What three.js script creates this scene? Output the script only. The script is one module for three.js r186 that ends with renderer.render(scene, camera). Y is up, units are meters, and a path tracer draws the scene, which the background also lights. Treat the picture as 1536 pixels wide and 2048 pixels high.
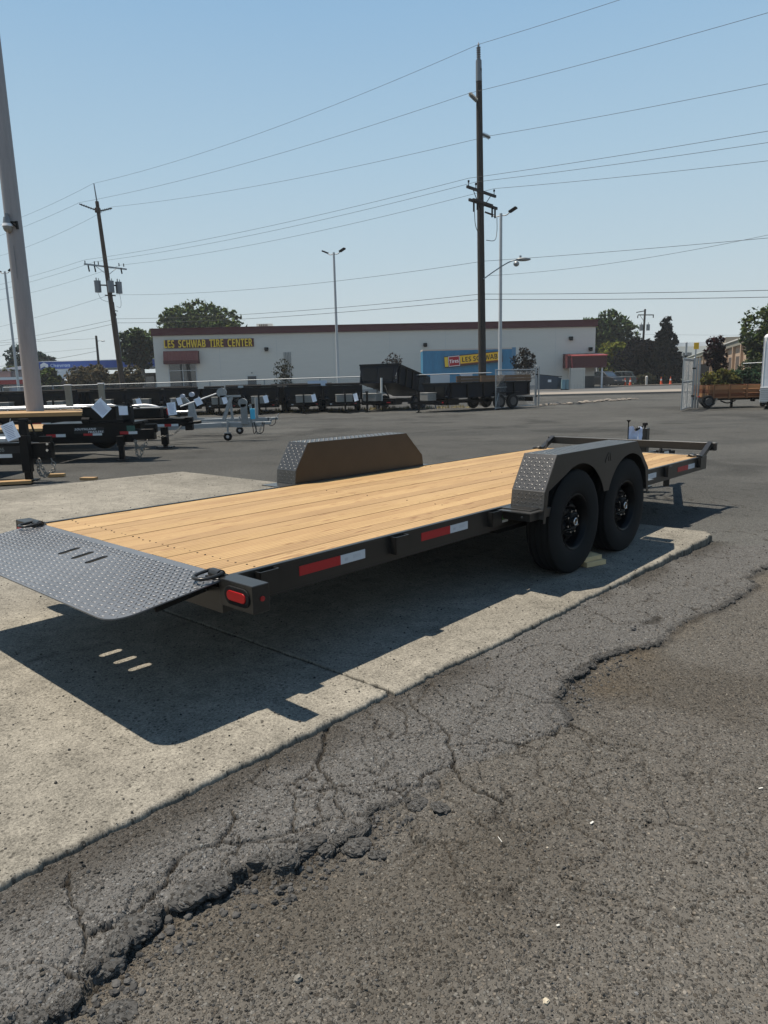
import * as THREE from 'three';
import { mergeGeometries } from 'three/addons/utils/BufferGeometryUtils.js';
import { RoundedBoxGeometry } from 'three/addons/geometries/RoundedBoxGeometry.js';
import { TextGeometry } from 'three/addons/geometries/TextGeometry.js';
import { FontLoader } from 'three/addons/loaders/FontLoader.js';

// ---------- camera, sky, sun, exposure ----------
const scene = new THREE.Scene();
const camera = new THREE.PerspectiveCamera(72.07, 0.75, 0.05, 6000);
camera.rotation.order = 'YXZ';
camera.position.set(0, 1.4449, 0);
camera.rotation.set(-0.1862, 0, -0.0251);

const lin = (c) => { c /= 255; return c <= 0.04045 ? c / 12.92 : Math.pow((c + 0.055) / 1.055, 2.4); };
const EXPOSURE = 1.5;
const SUN = new THREE.Vector3(-0.345, 1, -0.111).normalize();
{
  // hazy summer sky: pale smoke near the horizon, blue above
  const W = 512, H = 256, data = new Float32Array(W * H * 4);
  const stops = [[-90, 120, 122, 118], [-2, 150, 154, 153], [0, 204, 212, 213], [4, 197, 210, 215], [9, 185, 206, 218], [16, 169, 198, 219], [25, 147, 184, 216], [40, 110, 149, 192], [65, 90, 125, 168], [90, 80, 114, 156]];
  for (let j = 0; j < H; j++) {
    const el = ((j + 0.5) / H - 0.5) * 180;
    let k = 0; while (k < stops.length - 2 && el > stops[k + 1][0]) k++;
    const a = stops[k], b = stops[k + 1], t = Math.min(1, Math.max(0, (el - a[0]) / (b[0] - a[0])));
    for (let i = 0; i < W; i++) {
      const o = (j * W + i) * 4;
      for (let c = 0; c < 3; c++) data[o + c] = (lin(a[c + 1]) * (1 - t) + lin(b[c + 1]) * t) / EXPOSURE;
      data[o + 3] = 1;
    }
  }
  const sky = new THREE.DataTexture(data, W, H, THREE.RGBAFormat, THREE.FloatType);
  sky.mapping = THREE.EquirectangularReflectionMapping; sky.magFilter = THREE.LinearFilter; sky.minFilter = THREE.LinearFilter; sky.needsUpdate = true;
  scene.background = sky; scene.environment = sky;
}
const sun = new THREE.DirectionalLight(new THREE.Color(1, 0.905, 0.77), 4.7);
sun.position.copy(SUN).multiplyScalar(60); sun.castShadow = true;
sun.shadow.camera.left = -60; sun.shadow.camera.right = 60; sun.shadow.camera.top = 60; sun.shadow.camera.bottom = -60; sun.shadow.camera.far = 200;
sun.shadow.mapSize.set(4096, 4096); sun.shadow.radius = 1.2;
scene.add(sun);
const renderer = new THREE.WebGLRenderer({ antialias: true });
renderer.toneMapping = THREE.LinearToneMapping;
renderer.toneMappingExposure = EXPOSURE;
renderer.shadowMap.enabled = true;
scene.fog = new THREE.FogExp2(new THREE.Color(0.5, 0.53, 0.55), 0.0004);

// ---------- helpers ----------
function rng(seed) { let a = seed >>> 0; return () => { a = (a + 0x6D2B79F5) | 0; let t = Math.imul(a ^ (a >>> 15), 1 | a); t = (t + Math.imul(t ^ (t >>> 7), 61 | t)) ^ t; return ((t ^ (t >>> 14)) >>> 0) / 4294967296; }; }
function hash2(i, j) { let h = Math.imul(i, 374761393) + Math.imul(j, 668265263); h = Math.imul(h ^ (h >>> 13), 1274126177); return ((h ^ (h >>> 16)) >>> 0) / 4294967296; }
function vn(x, y) { const i = Math.floor(x), j = Math.floor(y); let u = x - i, v = y - j; u = u * u * (3 - 2 * u); v = v * v * (3 - 2 * v); const a = hash2(i, j), b = hash2(i + 1, j), c = hash2(i, j + 1), d = hash2(i + 1, j + 1); return a + (b - a) * u + (c - a) * v + (a - b - c + d) * u * v; }
function fbm(x, y, o = 4) { let s = 0, a = 0.5, t = 0; for (let k = 0; k < o; k++) { s += a * vn(x, y); t += a; x = x * 2.03 + 17.1; y = y * 2.03 + 9.7; a *= 0.5; } return s / t; }
const sm = (a, b, x) => { const t = Math.min(1, Math.max(0, (x - a) / (b - a))); return t * t * (3 - 2 * t); };
const mix = (a, b, t) => a + (b - a) * t;
// fast tiled value noise on a texture grid: n cells per side
function tileNoise(x, y, n, seed) { const i = Math.floor(x * n), j = Math.floor(y * n); let u = x * n - i, v = y * n - j; u = u * u * (3 - 2 * u); v = v * v * (3 - 2 * v); const I = i % n, J = j % n, I1 = (i + 1) % n, J1 = (j + 1) % n; const a = hash2(I + seed, J), b = hash2(I1 + seed, J), c = hash2(I + seed, J1), d = hash2(I1 + seed, J1); return a + (b - a) * u + (c - a) * v + (a - b - c + d) * u * v; }

const used = {};
function numbered(n) { const k = used[n] = (used[n] ?? -1) + 1; return k ? n + '_' + String(k).padStart(3, '0') : n; }
function fin(m) { m.castShadow = true; m.receiveShadow = true; return m; }
function tag(o, label, category, group, kind) { o.userData.label = label; if (category) o.userData.category = category; if (group) o.userData.group = group; if (kind) o.userData.kind = kind; return o; }
function thing(name, label, category, pos = [0, 0, 0], turn = 0, group) { const g = new THREE.Group(); g.name = numbered(name); g.position.set(...pos); g.rotation.y = turn; tag(g, label, category, group); scene.add(g); return g; }
function clean(g) { let q = g.index ? g.toNonIndexed() : g; for (const k of Object.keys(q.attributes)) if (!['position', 'normal', 'uv', 'color'].includes(k)) q.deleteAttribute(k); if (!q.attributes.uv) q.setAttribute('uv', new THREE.BufferAttribute(new Float32Array(q.attributes.position.count * 2), 2)); q.morphAttributes = {}; return q; }
function merged(gs) { gs = gs.flat().map(clean); return gs.length === 1 ? gs[0] : mergeGeometries(gs, false); }
function part(name, geos, mat, parent, label) { const m = fin(new THREE.Mesh(Array.isArray(geos) ? merged(geos) : geos, mat)); m.name = name; parent.add(m); if (label) m.userData.label = label; return m; }
function solo(name, label, category, geos, mat, group, pos, turn) { const m = fin(new THREE.Mesh(Array.isArray(geos) ? merged(geos) : geos, mat)); m.name = numbered(name); tag(m, label, category, group); if (pos) m.position.set(...pos); if (turn) m.rotation.y = turn; scene.add(m); return m; }
function copyThing(o, name, label, pos, turn) { const c = o.clone(); c.name = numbered(name); c.userData = { ...o.userData, label }; c.position.set(...pos); c.rotation.y = turn; scene.add(c); return c; }
function struct(name, geo, mat) { const m = fin(new THREE.Mesh(geo, mat)); m.name = name; m.userData.kind = 'structure'; scene.add(m); return m; }
// geometry makers
const box = (w, h, d, x = 0, y = 0, z = 0, rx = 0, ry = 0, rz = 0) => { const g = new THREE.BoxGeometry(w, h, d); if (rx) g.rotateX(rx); if (ry) g.rotateY(ry); if (rz) g.rotateZ(rz); return g.translate(x, y, z); };
const rbox = (w, h, d, x = 0, y = 0, z = 0, r = 0.006, seg = 2) => new RoundedBoxGeometry(w, h, d, seg, Math.min(r, w / 2.1, h / 2.1, d / 2.1)).translate(x, y, z);
const span = (x0, x1, y0, y1, z0, z1, r) => r ? rbox(x1 - x0, y1 - y0, z1 - z0, (x0 + x1) / 2, (y0 + y1) / 2, (z0 + z1) / 2, r) : box(x1 - x0, y1 - y0, z1 - z0, (x0 + x1) / 2, (y0 + y1) / 2, (z0 + z1) / 2);
const V = (p) => new THREE.Vector3(p[0], p[1], p[2]);
function rod(a, b, r, r2 = r, seg = 10, open = false) { const A = V(a), B = V(b), d = B.clone().sub(A), L = d.length(); const g = new THREE.CylinderGeometry(r2, r, L, seg, 1, open); g.applyQuaternion(new THREE.Quaternion().setFromUnitVectors(new THREE.Vector3(0, 1, 0), d.normalize())); return g.translate((A.x + B.x) / 2, (A.y + B.y) / 2, (A.z + B.z) / 2); }
function bar(a, b, w, h, up = [0, 1, 0]) { // rectangular bar from a to b; h along up
  const A = V(a), B = V(b), d = B.clone().sub(A), L = d.length(); d.normalize(); const s = new THREE.Vector3().crossVectors(d, V(up)).normalize(), u = new THREE.Vector3().crossVectors(s, d);
  const g = new THREE.BoxGeometry(L, h, w); g.applyMatrix4(new THREE.Matrix4().makeBasis(d, u, s)); return g.translate((A.x + B.x) / 2, (A.y + B.y) / 2, (A.z + B.z) / 2);
}
const tube = (pts, r, n = 24, seg = 6, closed = false) => new THREE.TubeGeometry(new THREE.CatmullRomCurve3(pts.map(V), closed), n, r, seg, closed);
const cylX = (r, L, x, y, z, seg = 20) => new THREE.CylinderGeometry(r, r, L, seg).rotateZ(Math.PI / 2).translate(x, y, z);
const cylZ = (r, L, x, y, z, seg = 20) => new THREE.CylinderGeometry(r, r, L, seg).rotateX(Math.PI / 2).translate(x, y, z);
const cylY = (r, L, x, y, z, seg = 20) => new THREE.CylinderGeometry(r, r, L, seg).translate(x, y, z);
function extrude(pts, depth, holes = [], bevel = 0) { const s = new THREE.Shape(pts.map((p) => new THREE.Vector2(...p))); for (const h of holes) s.holes.push(h.isPath || h.getPoints ? h : new THREE.Path(h.map((p) => new THREE.Vector2(...p)))); return new THREE.ExtrudeGeometry(s, { depth, bevelEnabled: bevel > 0, bevelThickness: bevel, bevelSize: bevel, bevelSegments: 1, curveSegments: 24 }); }
function xf(g, pos, ry = 0, rx = 0, rz = 0) { const m = new THREE.Matrix4().makeRotationFromEuler(new THREE.Euler(rx, ry, rz)); g.applyMatrix4(m); return g.translate(...pos); }
function rgb(r, g, b) { return new THREE.Color().setRGB(r, g, b); }
const std = (r, g, b, rough = 0.7, metal = 0, extra = {}) => new THREE.MeshStandardMaterial({ color: rgb(r, g, b), roughness: rough, metalness: metal, ...extra });
function tex(data, w, h, srgb, rx = 1, ry = 1) { const t = new THREE.DataTexture(data, w, h, THREE.RGBAFormat); t.wrapS = t.wrapT = THREE.RepeatWrapping; t.magFilter = THREE.LinearFilter; t.minFilter = THREE.LinearMipmapLinearFilter; t.generateMipmaps = true; if (srgb) t.colorSpace = THREE.SRGBColorSpace; t.repeat.set(rx, ry); t.needsUpdate = true; return t; }
function canvasTex(w, h, draw) { const c = document.createElement('canvas'); c.width = w; c.height = h; draw(c.getContext('2d'), w, h); const t = new THREE.CanvasTexture(c); t.colorSpace = THREE.SRGBColorSpace; t.anisotropy = 8; return t; }
const toS = (l) => 255 * (l <= 0.0031308 ? l * 12.92 : 1.055 * Math.pow(l, 1 / 2.4) - 0.055);

// ---------- computed surface textures ----------
// asphalt: stone chips in binder; map is a multiplier around 0.5 (linear), bump is the height of the chips
function stoneTexture(N, count, rmin, rmax, seed, ground, spread, dark) {
  const R = rng(seed), hgt = new Float32Array(N * N), col = new Float32Array(N * N), warm = new Float32Array(N * N);
  for (let j = 0; j < N; j++) for (let i = 0; i < N; i++) { const x = i / N, y = j / N; const n = 0.5 * tileNoise(x, y, 512, seed) + 0.3 * tileNoise(x, y, 128, seed + 7) + 0.2 * tileNoise(x, y, 1024, seed + 3); hgt[j * N + i] = n * 0.35; col[j * N + i] = ground * (0.75 + 0.5 * n); }
  for (let k = 0; k < count; k++) {
    const cx = R() * N, cy = R() * N, q = R(), r = rmin + (rmax - rmin) * q * q * q, e = 0.6 + 0.8 * R(), an = R() * 3.14, ca = Math.cos(an), sa = Math.sin(an), hh = 0.35 + 0.5 * R() * Math.min(1, r / rmax + 0.4);
    const tone = ground * (1 + (R() - 0.5) * spread) * (R() < dark ? 0.45 : 1) * (R() < 0.03 ? 1.9 : 1), w = (R() - 0.5) * 0.12, m = Math.ceil(r * 1.6);
    for (let dj = -m; dj <= m; dj++) for (let di = -m; di <= m; di++) {
      const u = (di * ca + dj * sa) / r, v = (-di * sa + dj * ca) / (r * e), d = Math.pow(Math.abs(u), 2.6) + Math.pow(Math.abs(v), 2.6);
      if (d < 1) { const I = (((Math.floor(cx) + di) % N + N) % N) + (((Math.floor(cy) + dj) % N + N) % N) * N, z = hh * (1 - d * d * 0.7); if (z > hgt[I]) { hgt[I] = z; col[I] = tone * (0.92 + 0.16 * hash2(di + k, dj)); warm[I] = w; } }
    }
  }
  const map = new Uint8Array(N * N * 4), bmp = new Uint8Array(N * N * 4);
  for (let i = 0; i < N * N; i++) { const c = Math.min(1, col[i]); map[4 * i] = toS(Math.min(1, c * (1 + warm[i]))); map[4 * i + 1] = toS(c); map[4 * i + 2] = toS(Math.min(1, c * (1 - warm[i]))); map[4 * i + 3] = 255; const b = Math.min(255, hgt[i] * 255); bmp[4 * i] = bmp[4 * i + 1] = bmp[4 * i + 2] = b; bmp[4 * i + 3] = 255; }
  return [map, bmp];
}
const [aMap, aBmp] = stoneTexture(2048, 90000, 1.4, 6.6, 11, 0.5, 1.3, 0.16);
const asphaltMat = new THREE.MeshPhysicalMaterial({ specularIntensity: 0.25, map: tex(aMap, 2048, 2048, true), bumpMap: tex(aBmp, 2048, 2048, false), bumpScale: 0.008, roughness: 0.95, vertexColors: true });
const [cMap, cBmp] = (() => { // broom-worn concrete with exposed sand, pits and tar specks
  const N = 2048, R = rng(5), map = new Uint8Array(N * N * 4), bmp = new Uint8Array(N * N * 4), c = new Float32Array(N * N), h = new Float32Array(N * N);
  for (let j = 0; j < N; j++) for (let i = 0; i < N; i++) { const x = i / N, y = j / N, k = j * N + i; const a = tileNoise(x, y, 700, 3), b = tileNoise(x, y, 260, 9), d = tileNoise(x, y, 40, 4), e = tileNoise(x, y, 9, 2); c[k] = 0.5 * (0.3 + 0.8 * a + 0.5 * b + 0.26 * d + 0.16 * e - 0.1) ; h[k] = 0.5 + 0.32 * a + 0.26 * b; }
  for (let k = 0; k < 12000; k++) { const cx = R() * N | 0, cy = R() * N | 0, q = R(), r = 1.2 + 5.5 * q * q * q * q, e = 0.6 + 0.7 * R(), dk = R() < 0.68, m = Math.ceil(r * 1.4); for (let dj = -m; dj <= m; dj++) for (let di = -m; di <= m; di++) { const d = (di * di + dj * dj / (e * e)) / (r * r); if (d < 1) { const I = ((cx + di + N) % N) + ((cy + dj + N) % N) * N; if (dk) { h[I] = Math.min(h[I], 0.25 + 0.4 * d); c[I] = Math.min(c[I], 0.16 + 0.16 * d); } else { c[I] = 0.5 * (0.6 + 0.7 * hash2(k, 3)); h[I] = Math.max(h[I], 1 - 0.3 * d); } } } }
  for (let i = 0; i < N * N; i++) { const q = Math.min(1, c[i]); map[4 * i] = toS(q); map[4 * i + 1] = toS(q); map[4 * i + 2] = toS(q * 0.99); map[4 * i + 3] = 255; bmp[4 * i] = bmp[4 * i + 1] = bmp[4 * i + 2] = Math.min(255, h[i] * 230); bmp[4 * i + 3] = 255; }
  return [map, bmp];
})();
const concreteMat = new THREE.MeshPhysicalMaterial({ specularIntensity: 0.3, map: tex(cMap, 2048, 2048, true), bumpMap: tex(cBmp, 2048, 2048, false), bumpScale: 0.004, roughness: 0.92, vertexColors: true });
// pine planks: grain along u, knots
const [wMap, wBmp] = (() => {
  const W = 2048, H = 1024, map = new Uint8Array(W * H * 4), bmp = new Uint8Array(W * H * 4), R = rng(77), knots = [];
  for (let k = 0; k < 64; k++) knots.push([R() * 2048, R() * 1024, 6 + R() * 11, R()]);
  for (let j = 0; j < H; j++) for (let i = 0; i < W; i++) {
    const x = i / W, y = j / H; let wob = 26 * tileNoise(x, y, 4, 5) + 9 * tileNoise(x, y, 14, 8), kn = 0;
    for (const [kx, ky, kr, s] of knots) { let dx = i - kx, dy = j - ky; if (dx > 1024) dx -= 2048; if (dx < -1024) dx += 2048; if (dy > 512) dy -= 1024; if (dy < -512) dy += 1024; if (Math.abs(dx) < kr * 9 && Math.abs(dy) < kr * 4) { const d = Math.sqrt(dx * dx / 5 + dy * dy) / kr; wob += 14 * Math.exp(-d * d * 0.5) * (dy > 0 ? 1 : -1); if (d < 1) kn = Math.max(kn, 1 - d * d); } }
    const ring = 0.5 + 0.5 * Math.sin((j + wob) * 0.21 + 5 * tileNoise(x, y, 7, 31)), fine = tileNoise((x * 0.12) % 1, y, 700, 51), fib = tileNoise(x, y, 1024, 21) * 0.5 + tileNoise((x * 0.2) % 1, y, 340, 61) * 0.5, blotch = tileNoise(x, y, 5, 71) * 0.6 + tileNoise(x, y, 16, 73) * 0.4;
    let t = 0.46 * Math.pow(ring, 2.0) + 0.34 * fine + 0.2 * fib + 0.42 * blotch - 0.14; t = Math.max(0, Math.min(1.15, t));
    let r = mix(0.50, 0.24, t), g = mix(0.332, 0.134, t), b = mix(0.158, 0.05, t);
    r = mix(r, 0.2, kn * 0.75); g = mix(g, 0.09, kn * 0.75); b = mix(b, 0.03, kn * 0.75);
    const o = 4 * (j * W + i); map[o] = toS(r); map[o + 1] = toS(g); map[o + 2] = toS(b); map[o + 3] = 255; const q = 180 - 60 * ring * 0.7 - 50 * fine; bmp[o] = bmp[o + 1] = bmp[o + 2] = q; bmp[o + 3] = 255;
  }
  return [map, bmp];
})();
const woodTex = tex(wMap, 2048, 1024, true), woodBmp = tex(wBmp, 2048, 1024, false);
const woodMats = [[1, 1, 0.98], [0.88, 0.86, 0.83], [1.08, 1.09, 1.06], [0.94, 0.91, 0.86], [1.02, 1.03, 0.98]].map((c) => new THREE.MeshStandardMaterial({ map: woodTex, bumpMap: woodBmp, bumpScale: 0.0012, color: rgb(...c.map((q) => q * 0.86)), roughness: 0.72 }));
// mottled paint / steel / render wear
function wearTex(seed, lo, hi, n1, n2) { const N = 512, d = new Uint8Array(N * N * 4); for (let j = 0; j < N; j++) for (let i = 0; i < N; i++) { const x = i / N, y = j / N, t = 0.5 * tileNoise(x, y, n1, seed) + 0.3 * tileNoise(x, y, n2, seed + 4) + 0.2 * tileNoise(x, y, 128, seed + 8), v = toS(mix(lo, hi, t)); const o = 4 * (j * N + i); d[o] = d[o + 1] = d[o + 2] = v; d[o + 3] = 255; } return tex(d, N, N, true); }
const wearA = wearTex(3, 0.72, 1.0, 6, 30), wearB = wearTex(9, 0.6, 1.0, 3, 18);
const dim = (r, g, b, rough, spec) => new THREE.MeshPhysicalMaterial({ color: rgb(r, g, b), roughness: rough, specularIntensity: spec });
const M = {
  charcoal: new THREE.MeshPhysicalMaterial({ color: rgb(0.02, 0.019, 0.0175), map: wearA, metalness: 0, roughness: 0.33, specularIntensity: 0.9 }),
  tread: new THREE.MeshPhysicalMaterial({ color: rgb(0.178, 0.182, 0.192), map: wearB, metalness: 0.35, roughness: 0.34 }), fenderTread: new THREE.MeshPhysicalMaterial({ color: rgb(0.115, 0.112, 0.108), map: wearB, metalness: 0.6, roughness: 0.29 }),
  brownSteel: new THREE.MeshPhysicalMaterial({ color: rgb(0.05, 0.038, 0.027), map: wearA, metalness: 0.3, roughness: 0.36 }),
  black: dim(0.0045, 0.0047, 0.0052, 0.36, 0.3), blackMatte: dim(0.01, 0.01, 0.0105, 0.8, 0.35), navy: dim(0.006, 0.008, 0.013, 0.5, 0.25),
  rubber: dim(0.011, 0.0115, 0.012, 0.8, 0.3), chrome: std(0.55, 0.55, 0.54, 0.25, 1), galv: std(0.36, 0.38, 0.39, 0.5, 0.55, { map: wearB }), alu: std(0.6, 0.61, 0.62, 0.38, 0.75, { map: wearA }),
  red: std(0.33, 0.012, 0.014, 0.4), tapeRed: std(0.34, 0.006, 0.01, 0.4), tapeWhite: std(0.52, 0.55, 0.57, 0.35), grey: std(0.26, 0.265, 0.26, 0.6, 0, { map: wearB }), toolbox: std(0.26, 0.26, 0.245, 0.55, 0.3, { map: wearB }),
  white: std(0.78, 0.79, 0.8, 0.5, 0, { map: wearA }), paper: std(0.72, 0.77, 0.86, 0.8, 0, { side: THREE.DoubleSide }), pale: std(0.5, 0.5, 0.47, 0.8), brownWood: std(0.2, 0.115, 0.062, 0.85, 0, { map: wearB }),
  poleWood: std(0.045, 0.036, 0.03, 0.95, 0, { map: wearB }), poleWood2: std(0.075, 0.05, 0.034, 0.95, 0, { map: wearB }), steelPole: std(0.36, 0.335, 0.33, 0.6, 0.1, { map: wearB }), whitePole: std(0.5, 0.51, 0.51, 0.55, 0.1, { map: wearA }), wire: std(0.02, 0.022, 0.025, 0.6), insul: std(0.2, 0.2, 0.18, 0.35), transformer: std(0.16, 0.17, 0.18, 0.5, 0.2),
  glass: new THREE.MeshPhysicalMaterial({ color: rgb(0.02, 0.026, 0.03), roughness: 0.06, metalness: 0.0, clearcoat: 1 }), stucco: std(0.6, 0.57, 0.51, 0.9, 0, { map: wearTex(15, 0.9, 1, 4, 40) }), maroon: std(0.075, 0.012, 0.014, 0.65), gold: std(0.75, 0.5, 0.035, 0.5), maroonSign: std(0.09, 0.02, 0.02, 0.6),
  blueBox: std(0.035, 0.21, 0.37, 0.5, 0, { map: wearA }), blueBox2: std(0.075, 0.19, 0.3, 0.5), skyBlue: std(0.05, 0.4, 0.6, 0.6), concreteFar: std(0.27, 0.235, 0.195, 0.9, 0, { map: wearB }), orange: std(0.62, 0.09, 0.025, 0.6), yellow: std(0.66, 0.38, 0.01, 0.6), green: std(0.08, 0.28, 0.06, 0.5), beige: std(0.46, 0.33, 0.23, 0.9, 0, { map: wearB }), bark: std(0.07, 0.055, 0.04, 0.95), chevBlue: std(0.01, 0.055, 0.28, 0.4), dkBlueBin: std(0.012, 0.03, 0.055, 0.5), tealBin: std(0.16, 0.3, 0.36, 0.6),
};
const font = await new FontLoader().loadAsync('fonts/droid/droid_sans_bold.typeface.json');
// ---------- the ground ----------
// the broken lip of the upper asphalt course, the finer cracks, and the slab it runs along (world x,z)
const LIP = [[-3.2, -0.2], [-1.6, -1.15], [-0.878, -1.434], [-0.816, -1.483], [-0.787, -1.579], [-0.745, -1.659], [-0.698, -1.766], [-0.54, -1.888], [-0.42, -1.982], [-0.375, -1.948], [-0.314, -1.959], [-0.299, -2.03], [-0.202, -2.033], [-0.091, -2.134], [-0.079, -2.222], [0.013, -2.253], [0.141, -2.314], [0.239, -2.478], [0.551, -2.643], [0.697, -2.713], [0.797, -2.829], [0.774, -2.996], [0.801, -3.124], [0.854, -3.232], [1, -3.373], [1.111, -3.529], [1.291, -3.629], [1.492, -3.689], [1.602, -3.827], [1.789, -4.067], [2.116, -4.277], [2.38, -4.55], [2.606, -4.789], [2.632, -4.979], [2.981, -5.299], [5.6, -6.4], [9, -8.6]];
const LIPH = [[0, 0.05], [1, 0.05], [6, 0.048], [8, 0.042], [11, 0.034], [13, 0.026], [15, 0.012], [18, 0.004], [20, 0.009], [22, 0.034], [25, 0.024], [28, 0.016], [32, 0.022], [36, 0.016], [40, 0.008]];
const CRACKS = [[[0.043, -3.178], [0.105, -3.033], [0.194, -2.837], [0.259, -2.726], [0.244, -2.478], [0.153, -2.414], [0.054, -2.275], [-0.027, -2.22]], [[0.262, -2.645], [0.47, -2.667], [0.543, -2.623], [0.695, -2.704], [0.802, -2.828]], [[0.368, -3.204], [0.46, -3.171], [0.676, -3.052], [0.767, -2.996]], [[-0.555, -2.213], [-0.529, -2.066], [-0.603, -2.019], [-0.655, -1.974], [-0.673, -1.875], [-0.768, -1.722], [-0.835, -1.697]], [[-0.529, -2.066], [-0.421, -2.087], [-0.358, -2.11], [-0.101, -2.195]], [[-0.372, -2.355], [-0.338, -2.122]], [[-0.359, -2.293], [-0.286, -2.32], [-0.095, -2.297]], [[-1.031, -1.586], [-0.96, -1.6], [-0.797, -1.587]], [[-0.797, -1.587], [-0.837, -1.706], [-0.904, -1.822], [-0.982, -1.929]], [[-0.162, -2.197], [-0.27, -2.449], [-0.267, -2.795]], [[0.239, -2.478], [0.301, -2.295], [0.401, -2.246]], [[1.083, -3.464], [0.981, -3.679], [0.853, -3.724], [0.623, -3.527]], [[1.638, -3.865], [1.587, -4.038], [1.396, -4.008], [1.316, -4.242]], [[-0.073, -2.061], [-0.142, -2.141], [-0.162, -2.197]], [[0.795, -2.829], [0.862, -2.655], [1.029, -2.608]]];
function polyDist(P, x, z) { let best = 1e9, bs = 1, bi = 0; for (let i = 0; i < P.length - 1; i++) { const ax = P[i][0], az = P[i][1], dx = P[i + 1][0] - ax, dz = P[i + 1][1] - az; let t = ((x - ax) * dx + (z - az) * dz) / (dx * dx + dz * dz); t = t < 0 ? 0 : t > 1 ? 1 : t; const ex = x - ax - dx * t, ez = z - az - dz * t, d = ex * ex + ez * ez; if (d < best - 1e-12) { best = d; bs = dx * ez - dz * ex; bi = i + t; } } return [Math.sqrt(best), bs < 0 ? -1 : 1, bi]; }
const lipAmp = (s) => { for (let k = 0; k < LIPH.length - 1; k++) if (s <= LIPH[k + 1][0]) return mix(LIPH[k][1], LIPH[k + 1][1], (s - LIPH[k][0]) / (LIPH[k + 1][0] - LIPH[k][0])); return 0.008; };
const SLAB = { N1: [3.02, -6.24], F1: [-3.386, -11.826], d: [-0.688, 0.726] }; // front right corner, front left corner, direction back along the near edge
function cell(x, z) { // Worley distances for cracked plates: second minus first, id of nearest
  const i = Math.floor(x), j = Math.floor(z); let d1 = 9, d2 = 9, id = 0; for (let b = -1; b <= 1; b++) for (let a = -1; a <= 1; a++) { const px = i + a + hash2(i + a, j + b), pz = j + b + hash2(i + a + 91, j + b + 47), d = Math.hypot(px - x, pz - z); if (d < d1) { d2 = d1; d1 = d; id = hash2(i + a + 7, j + b + 3); } else if (d < d2) d2 = d; } return [d2 - d1, id, d1];
}
const baseY = (x, z) => -0.024 - 0.05 * sm(-4.2, -8, z) - 0.03 * sm(-9, -16, z) - 0.02 * sm(1.0, 4.0, x) * sm(-1.5, -4, z);
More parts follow.
